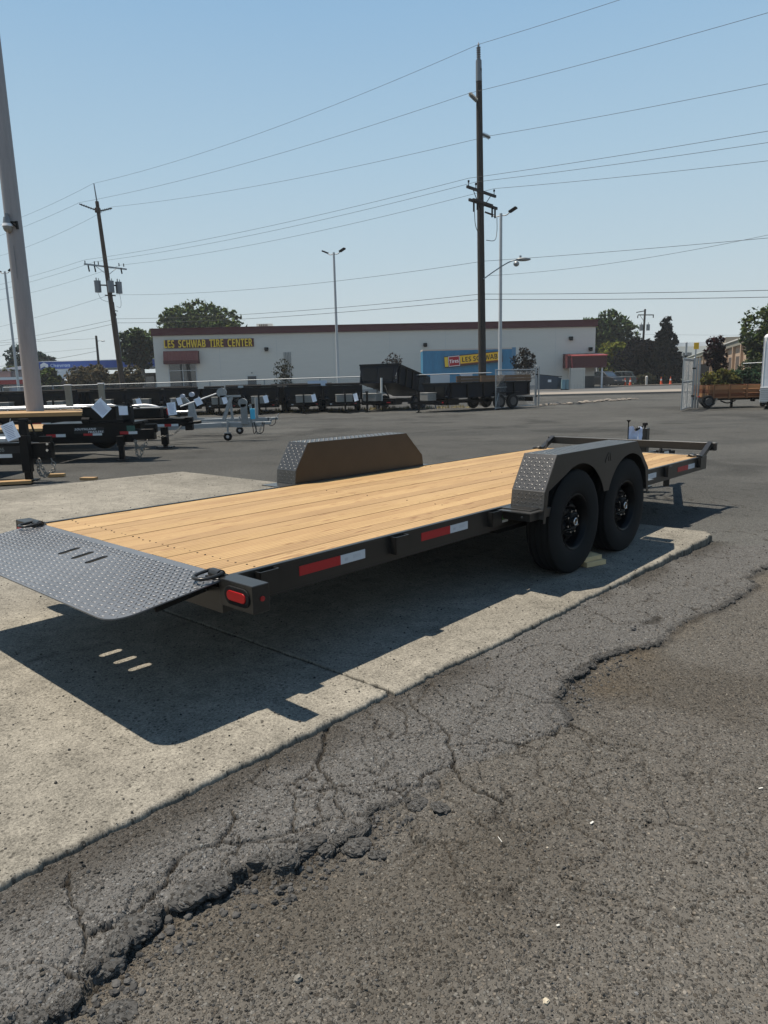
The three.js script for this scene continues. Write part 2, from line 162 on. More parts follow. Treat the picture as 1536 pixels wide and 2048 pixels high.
function groundAt(x, z) { // height, tone r,g,b
  const near = sm(9, 6.5, Math.hypot(x - 0.6, z + 3));
  let y = baseY(x, z); let r = 0.208, g = 0.202, b = 0.192; // the map averages about one half
  const big = fbm(x * 0.22 + 3, z * 0.22 + 8, 3), mid = fbm(x * 1.3, z * 1.3, 3);
  if (near > 0.001) {
    const wx = x + 0.08 * (fbm(x * 5, z * 5 + 40, 3) - 0.5) + 0.022 * (vn(x * 15, z * 15) - 0.5), wz = z + 0.08 * (fbm(x * 5 + 70, z * 5, 3) - 0.5) + 0.022 * (vn(x * 15 + 9, z * 15 + 31) - 0.5);
    const [d, s, bi] = polyDist(LIP, wx, wz), amp = lipAmp(bi), sd = d * s; // s>0: lower, gravelly side
    const ampF = mix(amp, 0.02, sm(0.04, 0.4, Math.abs(sd))), low = sm(-0.014, 0.026, sd), fade = 1 - 0.55 * sm(0.1, 1.6, sd);
    const far = sm(0.1, 0.5, sd);
    y -= ampF * low * fade * near;
    // crumbling band just above the lip breaks into plates that settle
    if (sd < 0 && sd > -0.16) { const [e, id] = cell(wx * 7, wz * 7); y -= amp * 0.4 * sm(-0.16, 0, sd) * id * near * sm(0.004, 0.02, amp); y -= 0.010 * sm(0.12, 0.02, e) * sm(-0.16, -0.05, sd) * near; }
    // plates of alligator cracking on the low side where the course is thin
    const ali = sm(1.25, 0.4, Math.hypot(wx - 0.5, (wz + 2.35) * 1.3)) * near, [ce, cid] = cell(wx * 5.2 + 0.35 * fbm(x * 14, z * 14, 2) + 5, wz * 5.2 + 0.35 * fbm(x * 14 + 9, z * 14, 2) + 2);
    y += ali * (0.006 * (cid - 0.4) - 0.010 * sm(0.055, 0.0, ce) * (cid > 0.3 ? 1 : 0.3));
    const gv0 = low; let cd = 9; const jx = wx + 0.016 * (vn(x * 38, z * 38 + 3) - 0.5) + 0.008 * (vn(x * 90, z * 90) - 0.5), jz = wz + 0.016 * (vn(x * 38 + 50, z * 38) - 0.5) + 0.008 * (vn(x * 90, z * 90 + 9) - 0.5); for (const c of CRACKS) { const q = polyDist(c, jx, jz)[0]; if (q < cd) cd = q; }
    const w = 0.0012 + 0.0062 * vn(x * 4.3, z * 4.3 + 50) * sm(0.25, 0.6, fbm(x * 2.6 + 7, z * 2.6, 2)), ck = sm(w + 0.0035, w * 0.4, cd) * near;
    y -= ck * 0.017; const webM = sm(0.36, 0.5, fbm(x * 1.1 + 5, z * 1.1 + 61, 3)) * (1 - gv0 * (1 - 0.8 * sm(1.9, 0.9, Math.hypot(x - 0.9, z + 2.9)))) * near, wj = 0.5 * (fbm(x * 7, z * 7, 3) - 0.5), [we, wid] = webM > 0.01 ? cell(jx * 3.4 + wj + 31, jz * 3.4 - wj + 12) : [1, 0, 0], wk = webM * sm(0.034, 0.01, we) * (wid > 0.25 ? 1 : 0.2); y -= wk * 0.009 - webM * 0.004 * (wid - 0.5); const lb = sm(0.075, 0.01, Math.abs(sd + 0.02)) * sm(0.004, 0.03, amp) * near; y += lb * (0.022 * (fbm(x * 17, z * 17 + 5, 3) - 0.5) + 0.009 * (vn(x * 70, z * 70) - 0.5));
    // loose stone roughness
    const gv = low * near, st = cell(wx * 70, wz * 70), st2 = cell(wx * 34 + 3, wz * 34 + 11);
    y += gv * (0.0016 * Math.max(0, 0.55 - st[2]) * (0.4 + 1.2 * st[1]) + 0.004 * (vn(x * 60, z * 60) - 0.5) + 0.006 * (fbm(x * 9 + 3, z * 9, 3) - 0.5) + 0.008 * Math.max(0, 0.42 - st2[2]) * (st2[1] > 0.93 ? 1 : 0)) + near * 0.004 * (fbm(x * 16, z * 16, 2) - 0.5) + near * 0.012 * (fbm(x * 2.2 + 5, z * 2.2, 3) - 0.5);
    // tones: blue-grey worn course above, browner stone and dust below
    const dust = sm(0.48, 0.64, fbm(x * 0.9 + 20, z * 0.9 + 4, 4)) * gv;
    r = mix(r, 0.195, gv * 0.85); g = mix(g, 0.18, gv * 0.85); b = mix(b, 0.157, gv * 0.85);
    r = mix(r, 0.215, dust * 0.7); g = mix(g, 0.175, dust * 0.7); b = mix(b, 0.125, dust * 0.7); { const dk = sm(0.5, 0.72, fbm(x * 1.6 + 70, z * 1.6 + 20, 4)) * gv; r *= 1 - 0.22 * dk; g *= 1 - 0.24 * dk; b *= 1 - 0.27 * dk; }
    const stone = 0.75 + 0.5 * vn(x * 90, z * 90); r *= mix(1, stone, gv * 0.3); g *= mix(1, stone, gv * 0.3); b *= mix(1, stone, gv * 0.3);
    const dirt = Math.max(ck * 0.92, wk * 0.8, 0.5 * sm(0.05, 0.0, Math.abs(sd - 0.02)) * sm(0.004, 0.02, amp), ali * 0.7 * sm(0.045, 0.0, ce));
    r = mix(r, 0.045, dirt); g = mix(g, 0.039, dirt); b = mix(b, 0.032, dirt);
    // dirt and grit along the slab edge
    const ex = x - SLAB.N1[0], ez = z - SLAB.N1[1], off = ex * 0.726 + ez * 0.688, al = ex * SLAB.d[0] + ez * SLAB.d[1];
    if (al > -0.2) { const q = sm(0.24, 0.02, Math.abs(off)) * sm(0.35, 0.62, fbm(x * 3, z * 3 + 11, 3)); r = mix(r, 0.085, q * 0.7); g = mix(g, 0.075, q * 0.7); b = mix(b, 0.062, q * 0.7); }
  }
  const t = 0.84 + 0.26 * big + 0.1 * mid; r *= t; g *= t; b *= t;
  const mf = sm(-6, -9, z); if (mf > 0) { const fd = 1 - 0.3 * mf; r *= fd * 0.98; g *= fd; b *= fd * 0.985; const oil = sm(0.62, 0.74, fbm(x * 0.55 + 60, z * 0.55, 4)) * 0.3 + sm(0.55, 0.8, fbm(x * 1.7, z * 1.7 + 80, 3)) * 0.16, arc = Math.hypot(x + 14, z + 44), ar2 = Math.hypot(x - 26, z + 10), tr = (sm(0.16, 0.05, Math.abs(arc - 26.2)) + sm(0.16, 0.05, Math.abs(arc - 27.9)) + sm(0.15, 0.05, Math.abs(ar2 - 21)) + sm(0.15, 0.05, Math.abs(ar2 - 22.6))) * 0.17 * vn(x * 0.4, z * 0.4), seal = sm(0.05, 0.02, Math.abs(fbm(x * 0.16 + 7, z * 0.16 + 2, 4) - 0.5)) * 0, lite = sm(0.58, 0.75, fbm(x * 0.35 + 90, z * 0.5 + 17, 4)) * 0.16; const q = 1 - mf * (Math.min(0.5, oil + tr + seal) - lite); r *= q; g *= q; b *= q; }
  const streak = sm(0.55, 0.75, fbm(x * 0.12 + 1, z * 0.7 + 30, 3)) * sm(-9, -14, z); r *= 1 - 0.16 * streak; g *= 1 - 0.15 * streak; b *= 1 - 0.14 * streak;
  return [y, r, g, b];
}
{
  const axis = (segs) => { const a = []; for (const [from, to, s0, s1] of segs) { let p = from; while (p < to - 1e-6) { a.push(p); const t = (p - from) / (to - from); p += s0 * Math.pow(s1 / s0, t); } } a.push(segs[segs.length - 1][1]); return a; };
  const X = axis([[-1500, -120, 330, 60], [-120, -30, 30, 1.4], [-30, -12, 1, 0.25], [-12, -2.2, 0.24, 0.1], [-2.2, -1.2, 0.05, 0.007], [-1.2, 1.5, 0.0056, 0.0056], [1.5, 4.6, 0.007, 0.03], [4.6, 14, 0.05, 0.22], [14, 40, 0.3, 1.6], [40, 120, 3, 40], [120, 1500, 60, 330]]);
  const Zp = axis([[-400, -2, 120, 0.6], [-2, 0.6, 0.4, 0.4], [0.6, 1.3, 0.2, 0.01], [1.3, 3.0, 0.0048, 0.007], [3.0, 7.0, 0.008, 0.03], [7.0, 14, 0.04, 0.13], [14, 40, 0.14, 0.8], [40, 120, 1, 16], [120, 3500, 40, 600]]);
  const nx = X.length, nz = Zp.length, pos = new Float32Array(nx * nz * 3), col = new Float32Array(nx * nz * 3), uv = new Float32Array(nx * nz * 2), idx = new Uint32Array((nx - 1) * (nz - 1) * 6);
  for (let j = 0; j < nz; j++) for (let i = 0; i < nx; i++) { const k = j * nx + i, x = X[i], z = -Zp[j], q = groundAt(x, z); pos.set([x, q[0], z], k * 3); col.set([q[1], q[2], q[3]], k * 3); uv.set([x / 1.7 , z / 1.7], k * 2); }
  let o = 0; for (let j = 0; j < nz - 1; j++) for (let i = 0; i < nx - 1; i++) { const a = j * nx + i, b = a + 1, c = a + nx, d = c + 1; idx[o++] = a; idx[o++] = b; idx[o++] = c; idx[o++] = b; idx[o++] = d; idx[o++] = c; }
  const g = new THREE.BufferGeometry(); g.setAttribute('position', new THREE.BufferAttribute(pos, 3)); g.setAttribute('color', new THREE.BufferAttribute(col, 3)); g.setAttribute('uv', new THREE.BufferAttribute(uv, 2)); g.setIndex(new THREE.BufferAttribute(idx, 1)); g.computeVertexNormals();
  console.log('ground verts', nx, nz, nx * nz);
  tag(struct('asphalt_ground', g, asphaltMat), 'cracked grey asphalt of the yard, broken to brown gravel in the foreground');
}
// the concrete slab: panels cast side by side with an open joint, worn ragged along their edges
{
  const slab = new THREE.Group(); slab.name = 'concrete_slab'; slab.userData = { kind: 'structure', label: 'pale pitted concrete slab under the flatbed trailer' }; scene.add(slab);
  const at = (a, t) => { // a metres back along the near edge, t 0..1 across to the far edge
    const nx_ = SLAB.N1[0] + SLAB.d[0] * a, nz_ = SLAB.N1[1] + SLAB.d[1] * a, fx = SLAB.F1[0] - 0.79 * a, fz = SLAB.F1[1] + 0.613 * a; return [mix(nx_, fx, t), mix(nz_, fz, t)]; };
  const panel = (a0, a1, inset, seed) => {
    const A = [], T = []; for (let a = a0; a <= a1 + 1e-6; a += 0.0125) A.push(a);
    for (let t = 0; t < 1; t += t < 0.05 ? 0.0016 : t < 0.3 ? 0.006 : 0.02) T.push(t); T.push(1);
    const rows = [[-0.0006, -0.14], [-0.0006, -0.02], [0, -0.006], ...T.map((t) => [t + 0.0012, 0]), [1.0012, -0.02], [1.0012, -0.14]], n = A.length, m = rows.length;
    const pos = [], col = [], uv = [], idx = [];
    for (let j = 0; j < m; j++) for (let i = -2; i < n + 2; i++) {
      const ii = Math.min(n - 1, Math.max(0, i)), endDrop = i < -1 || i > n ? -0.14 : i < 0 || i >= n ? -0.012 : 0, a = A[ii];
      const rag = (0.018 * (fbm(a * 3 + seed, 1.5, 3) - 0.5) + 0.006 * (vn(a * 13, seed) - 0.5) + 0.012 * (vn(a * 60, seed + 5) - 0.5) + 0.016 * sm(0.6, 0.78, fbm(a * 4 + seed * 3, 7.7, 3)) * (0.4 + vn(a * 45, 6))) / 8.3 + (inset / 8.3);
      let t = rows[j][0] + rag * Math.max(0, 1 - rows[j][0] * 20), jag = ii === 0 || ii === n - 1 ? 0.008 * (vn(t * 260, seed + ii) - 0.5) : 0;
      if (a0 === 0 && ii < 30) t += 0.0012 * Math.pow(1 - ii / 30, 3) * Math.max(0, 1 - t * 20) * 8 * (0.3 + vn(ii * 0.6, 2)); // worn round corner
      const [x, z] = at(a + jag, t); let y = Math.min(rows[j][1], 0) + endDrop + (rows[j][1] === 0 && !endDrop ? 0.004 * (fbm(x * 2, z * 2, 2) - 0.5) + 0.002 * (vn(x * 30, z * 30) - 0.5) : 0);
      pos.push(x, y, z);
      const chipn = sm(0.58, 0.75, fbm(a * 5 + seed * 3, 7.7, 3)), big = fbm(x * 0.8 + 9, z * 0.8, 4), st = sm(0.52, 0.72, fbm(x * 0.55 + 40, z * 0.55 + 3, 4)), mott = fbm(x * 9, z * 9, 2);
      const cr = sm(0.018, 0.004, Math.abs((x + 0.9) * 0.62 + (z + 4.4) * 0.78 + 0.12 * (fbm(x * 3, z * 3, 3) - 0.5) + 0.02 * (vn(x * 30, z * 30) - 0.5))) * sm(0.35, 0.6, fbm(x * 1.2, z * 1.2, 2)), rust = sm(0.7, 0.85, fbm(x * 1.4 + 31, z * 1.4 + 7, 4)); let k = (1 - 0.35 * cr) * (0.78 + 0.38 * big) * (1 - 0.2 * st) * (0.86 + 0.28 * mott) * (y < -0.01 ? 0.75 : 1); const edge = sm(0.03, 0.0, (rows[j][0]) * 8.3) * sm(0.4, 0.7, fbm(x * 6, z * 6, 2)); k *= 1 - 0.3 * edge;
      col.push(0.378 * k, 0.352 * k, 0.3 * k); uv.push(x / 2.3, z / 2.3);
    }
    const w = n + 4; for (let j = 0; j < m - 1; j++) for (let i = 0; i < w - 1; i++) { const p = j * w + i, q = p + 1, r = p + w, s = r + 1; idx.push(p, q, r, q, s, r); }
    const g = new THREE.BufferGeometry(); g.setAttribute('position', new THREE.Float32BufferAttribute(pos, 3)); g.setAttribute('color', new THREE.Float32BufferAttribute(col, 3)); g.setAttribute('uv', new THREE.Float32BufferAttribute(uv, 2)); g.setIndex(idx); g.computeVertexNormals();
    const nrm = g.attributes.normal; let up = 0; for (let i = 0; i < nrm.count; i += 97) up += nrm.getY(i); if (up < 0) { for (let i = 0; i < idx.length; i += 3) { const t = idx[i]; idx[i] = idx[i + 1]; idx[i + 1] = t; } g.setIndex(idx); g.computeVertexNormals(); }
    part('concrete_panel', g, concreteMat, slab);
  };
  panel(0, 4.34, 0, 3); panel(4.357, 8.9, 0.03, 41);
}
// loose stones and grit, too many to count
{
  // angular blocks of asphalt that have broken off along the lip, half sunk in its foot
  const R = rng(919), base = [0, 1, 2, 3, 4, 5].map((s) => { const g = new THREE.IcosahedronGeometry(1, 5), p = g.attributes.position, c = new Float32Array(p.count * 3); for (let i = 0; i < p.count; i++) { let x = p.getX(i), y = p.getY(i), z = p.getZ(i); const f = 0.72 + 0.5 * fbm(x * 1.1 + s * 7 + 4, z * 1.1 + y * 0.9 + s * 3 + 4, 2) + 0.3 * (cell(x * 2.1 + s * 5 + 9, z * 2.1 + y * 1.7 + 9)[2] - 0.4) + 0.3 * (fbm(x * 5 + s * 5 + 9, z * 5 + y * 4.3 + 9, 3) - 0.5); x *= f; y *= f; z *= f; y = y > 0.35 ? 0.35 + (y - 0.35) * 0.3 : y; p.setXYZ(i, x, y, z); const t = 0.8 + 0.4 * vn(x * 5 + s, z * 5 + 3); c.set([0.135 * t, 0.132 * t, 0.126 * t], i * 3); } g.setAttribute('color', new THREE.BufferAttribute(c, 3)); const uv = g.attributes.uv; for (let i = 0; i < p.count; i++) uv.setXY(i, (p.getX(i) + p.getY(i)) * 0.022, (p.getZ(i) + p.getY(i) * 0.7) * 0.022); g.computeVertexNormals(); return g; });
  const ground = scene.getObjectByName('asphalt_ground');
  const put = (x, z, sx, sy, sz, top, ry) => { const m = fin(new THREE.Mesh(base[Math.floor(R() * 6)], asphaltMat)); m.name = 'asphalt_chunk'; m.position.set(x, top - sy * 0.5, z); m.scale.set(sx, sy, sz); m.rotation.set((R() - 0.5) * 0.2, ry, (R() - 0.5) * 0.2); ground.add(m); };
  for (let s = 1.0; s < LIP.length - 3; ) { const i = Math.floor(s), f = s - i, A = LIP[i], B = LIP[i + 1], dx = B[0] - A[0], dz = B[1] - A[1], l = Math.hypot(dx, dz), am = lipAmp(s); const size = am < 0.008 ? 0 : (0.009 + am * 0.5) * (0.35 + 1.1 * R()); if (size > 0.012 && R() < 0.9) { const off = -0.012 + size * 0.55 * R(), x = A[0] + dx * f - dz / l * off, z = A[1] + dz * f + dx / l * off; put(x, z, size * (0.8 + 0.6 * R()), Math.min(size * 0.75, am * 0.9 + 0.004), size * (0.7 + 0.5 * R()), baseY(x, z) - am * (0.02 + 0.35 * R()), R() * 6.3); } s += Math.max(0.02, (size || 0.05) * 1.15 / l); }
  for (const [px, sx, sz, h, ry] of [[[-0.266, -0.05, -2.058], 0.05, 0.026, 0.03, 0.5], [[-0.119, -0.05, -2.05], 0.042, 0.036, 0.02, 0.9], [[-0.353, -0.05, -1.979], 0.03, 0.03, 0.026, 0.2], [[-0.048, -0.05, -2.01], 0.028, 0.022, 0.012, 0.1], [[0.17, -0.05, -2.226], 0.03, 0.034, 0.012, 0.4], [[0.092, -0.05, -2.244], 0.034, 0.024, 0.012, 0.8], [[-0.685, -0.06, -1.475], 0.04, 0.035, 0.02, 0.3]]) put(px[0], px[2], sx * 1.15, h, sz * 1.15, groundAt(px[0], px[2])[0] + h * 0.62, ry);
}
{
  const R = rng(404), shapes = []; for (let k = 0; k < 3; k++) { const g = new THREE.IcosahedronGeometry(1, k === 1 ? 1 : 0), p = g.attributes.position; for (let i = 0; i < p.count; i++) { const x = p.getX(i), y = p.getY(i), z = p.getZ(i), f = 0.6 + 0.8 * vn(x * 2.6 + k * 9 + 5, y * 2.6 + z * 2.3 + 5); p.setXYZ(i, x * f, y * f * 0.7, z * f * 0.85); } g.computeVertexNormals(); shapes.push(g); }
  const add = (name, label, cat, n, pick, mats) => { const geo = shapes[n % 3], im = new THREE.InstancedMesh(geo, mats, n), m4 = new THREE.Matrix4(), q = new THREE.Quaternion(), e = new THREE.Euler(), c = new THREE.Color(); let k = 0, guard = 0; while (k < n && guard++ < n * 60) { const s = pick(); if (!s) continue; e.set(R() * 6.3, R() * 6.3, R() * 0.6); q.setFromEuler(e); m4.compose(new THREE.Vector3(s[0], s[1], s[2]), q, new THREE.Vector3(s[3], s[3] * (0.6 + 0.4 * R()), s[3])); im.setMatrixAt(k, m4); c.setRGB(s[4], s[5], s[6]); im.setColorAt(k, c); k++; } im.count = k; im.name = name; tag(im, label, cat, null, 'stuff'); fin(im); scene.add(im); };
  const stoneMat = std(1, 1, 1, 0.9);
  const tone = () => { const t = 0.035 + 0.07 * R() * R(), w = R(); const k = R() < 0.02 ? 3.2 : 1; return [t * (1 + 0.15 * w) * k, t * k, t * (1 - 0.22 * w) * k]; };
  add('loose_gravel', 'loose brown and grey gravel below the broken asphalt lip', 'gravel', 17000, () => { const z = -1.25 - 4.2 * R() * R(), x = -1.7 + 4.6 * R(); const [d, s, bi] = polyDist(LIP, x, z), sd = d * s; if (sd < 0.005) return null; if (R() > Math.exp(-sd * 0.9) + 0.12) return null; if (fbm(x * 2 + 8, z * 2, 3) < 0.36 + 0.3 * R()) return null; const u = R(), r = 0.0014 + 0.006 * Math.pow(u, 7); return [x, groundAt(x, z)[0] + r * 0.2, z, r, ...tone()]; }, stoneMat);
  add('lip_rubble', 'broken asphalt chunks fallen along the foot of the ragged lip', 'asphalt rubble', 1300, () => { const t = R() * (LIP.length - 12), i = 1 + Math.floor(t), f = t % 1, A = LIP[i], B = LIP[i + 1]; const dx = B[0] - A[0], dz = B[1] - A[1], l = Math.hypot(dx, dz), off = 0.0 + 0.16 * Math.pow(R(), 1.6), x = A[0] + dx * f - dz / l * off, z = A[1] + dz * f + dx / l * off, am = lipAmp(i + f); if (am < 0.012) return null; const r = 0.0025 + (0.004 + am * 0.16) * Math.pow(R(), 4), k = 0.035 + 0.045 * R(); return [x, groundAt(x, z)[0] + r * 0.25, z, r, k, k * 0.97, k * 0.92]; }, stoneMat);
  add('asphalt_crumbs', 'dark asphalt crumbs scattered over the worn asphalt course', 'asphalt crumbs', 2600, () => { const a = R() * 7, off = 0.03 + Math.pow(R(), 1.7) * 1.1; const x = SLAB.N1[0] + SLAB.d[0] * a + 0.726 * off, z = SLAB.N1[1] + SLAB.d[1] * a + 0.688 * off; if (z > -1.2) return null; const [d, s] = polyDist(LIP, x, z); if (s > 0) return null; const r = 0.0018 + 0.008 * Math.pow(R(), 5); return [x, groundAt(x, z)[0] + r * 0.3, z, r, ...tone()]; }, stoneMat);
  add('slab_grit', 'small dark tar crumbs scattered on the concrete slab', 'grit', 4200, () => { const a = R() * 8.6, t = Math.pow(R(), 1.3), nx_ = SLAB.N1[0] + SLAB.d[0] * a, nz_ = SLAB.N1[1] + SLAB.d[1] * a, fx = SLAB.F1[0] - 0.79 * a, fz = SLAB.F1[1] + 0.613 * a, x = mix(nx_, fx, t), z = mix(nz_, fz, t); const r = 0.002 + 0.007 * Math.pow(R(), 4), k = 0.02 + 0.03 * R(); return [x, r * 0.3, z, r, k, k * 0.95, k * 0.88]; }, stoneMat);
  const one = (name, label, cat, px, r, c, sq) => { const g = shapes[1].clone().scale(r, r * sq, r * 0.9); solo(name, label, cat, g, std(...c, 0.9), null, [px[0], groundAt(px[0], px[2])[0] + r * sq * 0.45, px[2]], 0.7); };
  one('stone', 'round grey stone lying alone on the gravel near the bottom edge', 'stone', [-0.247, -0.06, -1.531], 0.0115, [0.17, 0.16, 0.14], 0.9);
  one('stone', 'pale pebble at the far lower right of the gravel', 'stone', [0.36, -0.06, -1.442], 0.009, [0.42, 0.37, 0.28], 0.7);
  one('stone', 'dark stone on the grey asphalt left of the right-hand lip', 'stone', [1.437, -0.05, -3.904], 0.02, [0.05, 0.05, 0.05], 0.7);
  one('stone', 'dark asphalt lump on the concrete left of the trailer shadow', 'stone', [-1.26, 0, -2.328], 0.012, [0.04, 0.038, 0.036], 0.8);
  const chip = (label, px, w, d, ry) => { const g = box(w, 0.0015, d); g.rotateZ(0.15); solo('paper_scrap', label, 'litter', g, std(0.5, 0.49, 0.45, 0.8), null, [px[0], groundAt(px[0], px[2])[0] + 0.006, px[2]], ry); };
  chip('white folded paper scrap on the gravel right of the cracked plates', [0.67, -0.05, -2.122], 0.015, 0.006, 0.6);
  chip('small white paper scrap low on the gravel', [0.446, -0.05, -1.675], 0.009, 0.005, 0.2);
  chip('white scrap at the right edge of the picture', [1.333, -0.05, -2.303], 0.016, 0.005, 0.1);
  chip('pale straw of litter on the plates right of the lip', [0.35, -0.05, -2.049], 0.002, 0.028, 0.3);
}
// ---------- the flatbed tilt trailer ----------
// local axes: x forward along the deck, y up, z to the near (right-hand) side; deck top at y = DK, rear edge of the planks at x = 0
const DK = 0.583, TRAILER = [-0.7052, 0, -3.0831], YAW = 0.8334;
const D = (x, z, y) => [x, y + DK, -z]; // x forward, y metres in from the near side, z above the deck
const tyreGeo = (R, W, rimR) => { // lathe about x then turned so that the axle is z
  const h = W / 2, p = [[rimR, -h * 0.80], [rimR + 0.012, -h * 0.86], [rimR + 0.03, -h * 0.95], [rimR + (R - rimR) * 0.5, -h], [R - 0.045, -h * 0.95], [R - 0.014, -h * 0.86]];
  const gr = [-0.62, -0.22, 0.22, 0.62]; p.push([R - 0.003, -h * 0.76]); for (const q of gr) { p.push([R, (q - 0.07) * h], [R - 0.012, (q - 0.05) * h], [R - 0.012, (q + 0.05) * h], [R, (q + 0.07) * h]); } p.push([R - 0.003, h * 0.76], [R - 0.014, h * 0.86], [R - 0.045, h * 0.95], [rimR + (R - rimR) * 0.5, h], [rimR + 0.03, h * 0.95], [rimR + 0.012, h * 0.86], [rimR, h * 0.80], [rimR - 0.008, h * 0.6], [rimR - 0.008, -h * 0.6], [rimR, -h * 0.8]);
  const g = new THREE.LatheGeometry(p.map((q) => new THREE.Vector2(q[0], q[1])), 64); return g.rotateX(Math.PI / 2);
};
function rimGeo(R, W) { // dished steel rim with round hand holes; outer face towards +z
  const f = W * 0.36, prof = [[R, f + 0.012], [R - 0.006, f + 0.016], [R - 0.018, f + 0.006], [R - 0.022, f - 0.02], [R - 0.036, f - 0.035], [R - 0.036, -f]];
  const barrel = new THREE.LatheGeometry(prof.map((q) => new THREE.Vector2(q[0], q[1])), 48).rotateX(Math.PI / 2);
  const s = new THREE.Shape(); s.absarc(0, 0, R - 0.034, 0, Math.PI * 2, false); for (let k = 0; k < 8; k++) { const a = k * Math.PI / 4 + 0.2, h = new THREE.Path(); h.absellipse(Math.cos(a) * R * 0.69, Math.sin(a) * R * 0.69, 0.026, 0.034, 0, Math.PI * 2, true, a); s.holes.push(h); }
  const disc = new THREE.ExtrudeGeometry(s, { depth: 0.008, bevelEnabled: true, bevelThickness: 0.003, bevelSize: 0.003, bevelSegments: 1, curveSegments: 32 }), p = disc.attributes.position;
  for (let i = 0; i < p.count; i++) { const r = Math.hypot(p.getX(i), p.getY(i)); p.setZ(i, p.getZ(i) + f - 0.075 + 0.035 * sm(R * 0.3, R * 0.55, r) - 0.05 * sm(R * 0.55, R * 0.85, r)); } disc.computeVertexNormals();
  return [barrel, disc];
}
function makeWheel(parent, x, y, z, side, R = 0.385, W = 0.225, rimR = 0.208, hubMat = M.blackMatte, rimMat = M.black, nuts = 8) {
  const w = new THREE.Group(); w.name = 'wheel'; w.position.set(x, y, z); if (side < 0) w.rotation.y = Math.PI; parent.add(w);
  part('tyre', tyreGeo(R, W, rimR), M.rubber, w); part('rim', rimGeo(rimR, W), rimMat, w);
  part('hub', [cylZ(0.05, 0.07, 0, 0, W * 0.36 - 0.045, 24), cylZ(0.034, 0.03, 0, 0, W * 0.36 + 0.0, 24)], hubMat, w);
  part('hub_cap', [new THREE.TorusGeometry(0.025, 0.0055, 8, 24).translate(0, 0, W * 0.36 + 0.014), cylZ(0.018, 0.01, 0, 0, W * 0.36 + 0.01, 16)], M.chrome, w);
  if (nuts) for (let k = 0; k < nuts; k++) { const a = k * 6.2832 / nuts + 0.35; part('lug_nut', new THREE.CylinderGeometry(0.008, 0.011, 0.03, 6).rotateX(Math.PI / 2).translate(Math.cos(a) * 0.082, Math.sin(a) * 0.082, W * 0.36 - 0.018), M.chrome, w); }
  return w;
}
// raised lugs of tread plate laid over a parametrised sheet: f(u,v) -> [point, normal, dirU]
function lugs(nu, nv, pitchU, pitchV, f, keep) {
  const gs = [], proto = new THREE.SphereGeometry(1, 7, 4, 0, 6.2832, 0, Math.PI / 2); // half dome, y up
  for (let j = 0; j < nv; j++) for (let i = 0; i < nu; i++) { const u = (i + 0.5) * pitchU, v = (j + 0.5) * pitchV; if (keep && !keep(u, v)) continue; const [p, n, t] = f(u, v), N = V(n).normalize(), T = V(t).normalize(), B = new THREE.Vector3().crossVectors(N, T), a = (i + j) % 2 ? 0.785 : -0.785; const X = T.clone().multiplyScalar(Math.cos(a)).addScaledVector(B, Math.sin(a)), Z = new THREE.Vector3().crossVectors(X, N); const g = proto.clone().scale(0.0125, 0.0024, 0.0045); g.applyMatrix4(new THREE.Matrix4().makeBasis(X, N, Z).setPosition(V(p))); gs.push(g); }
  return merged(gs);
}
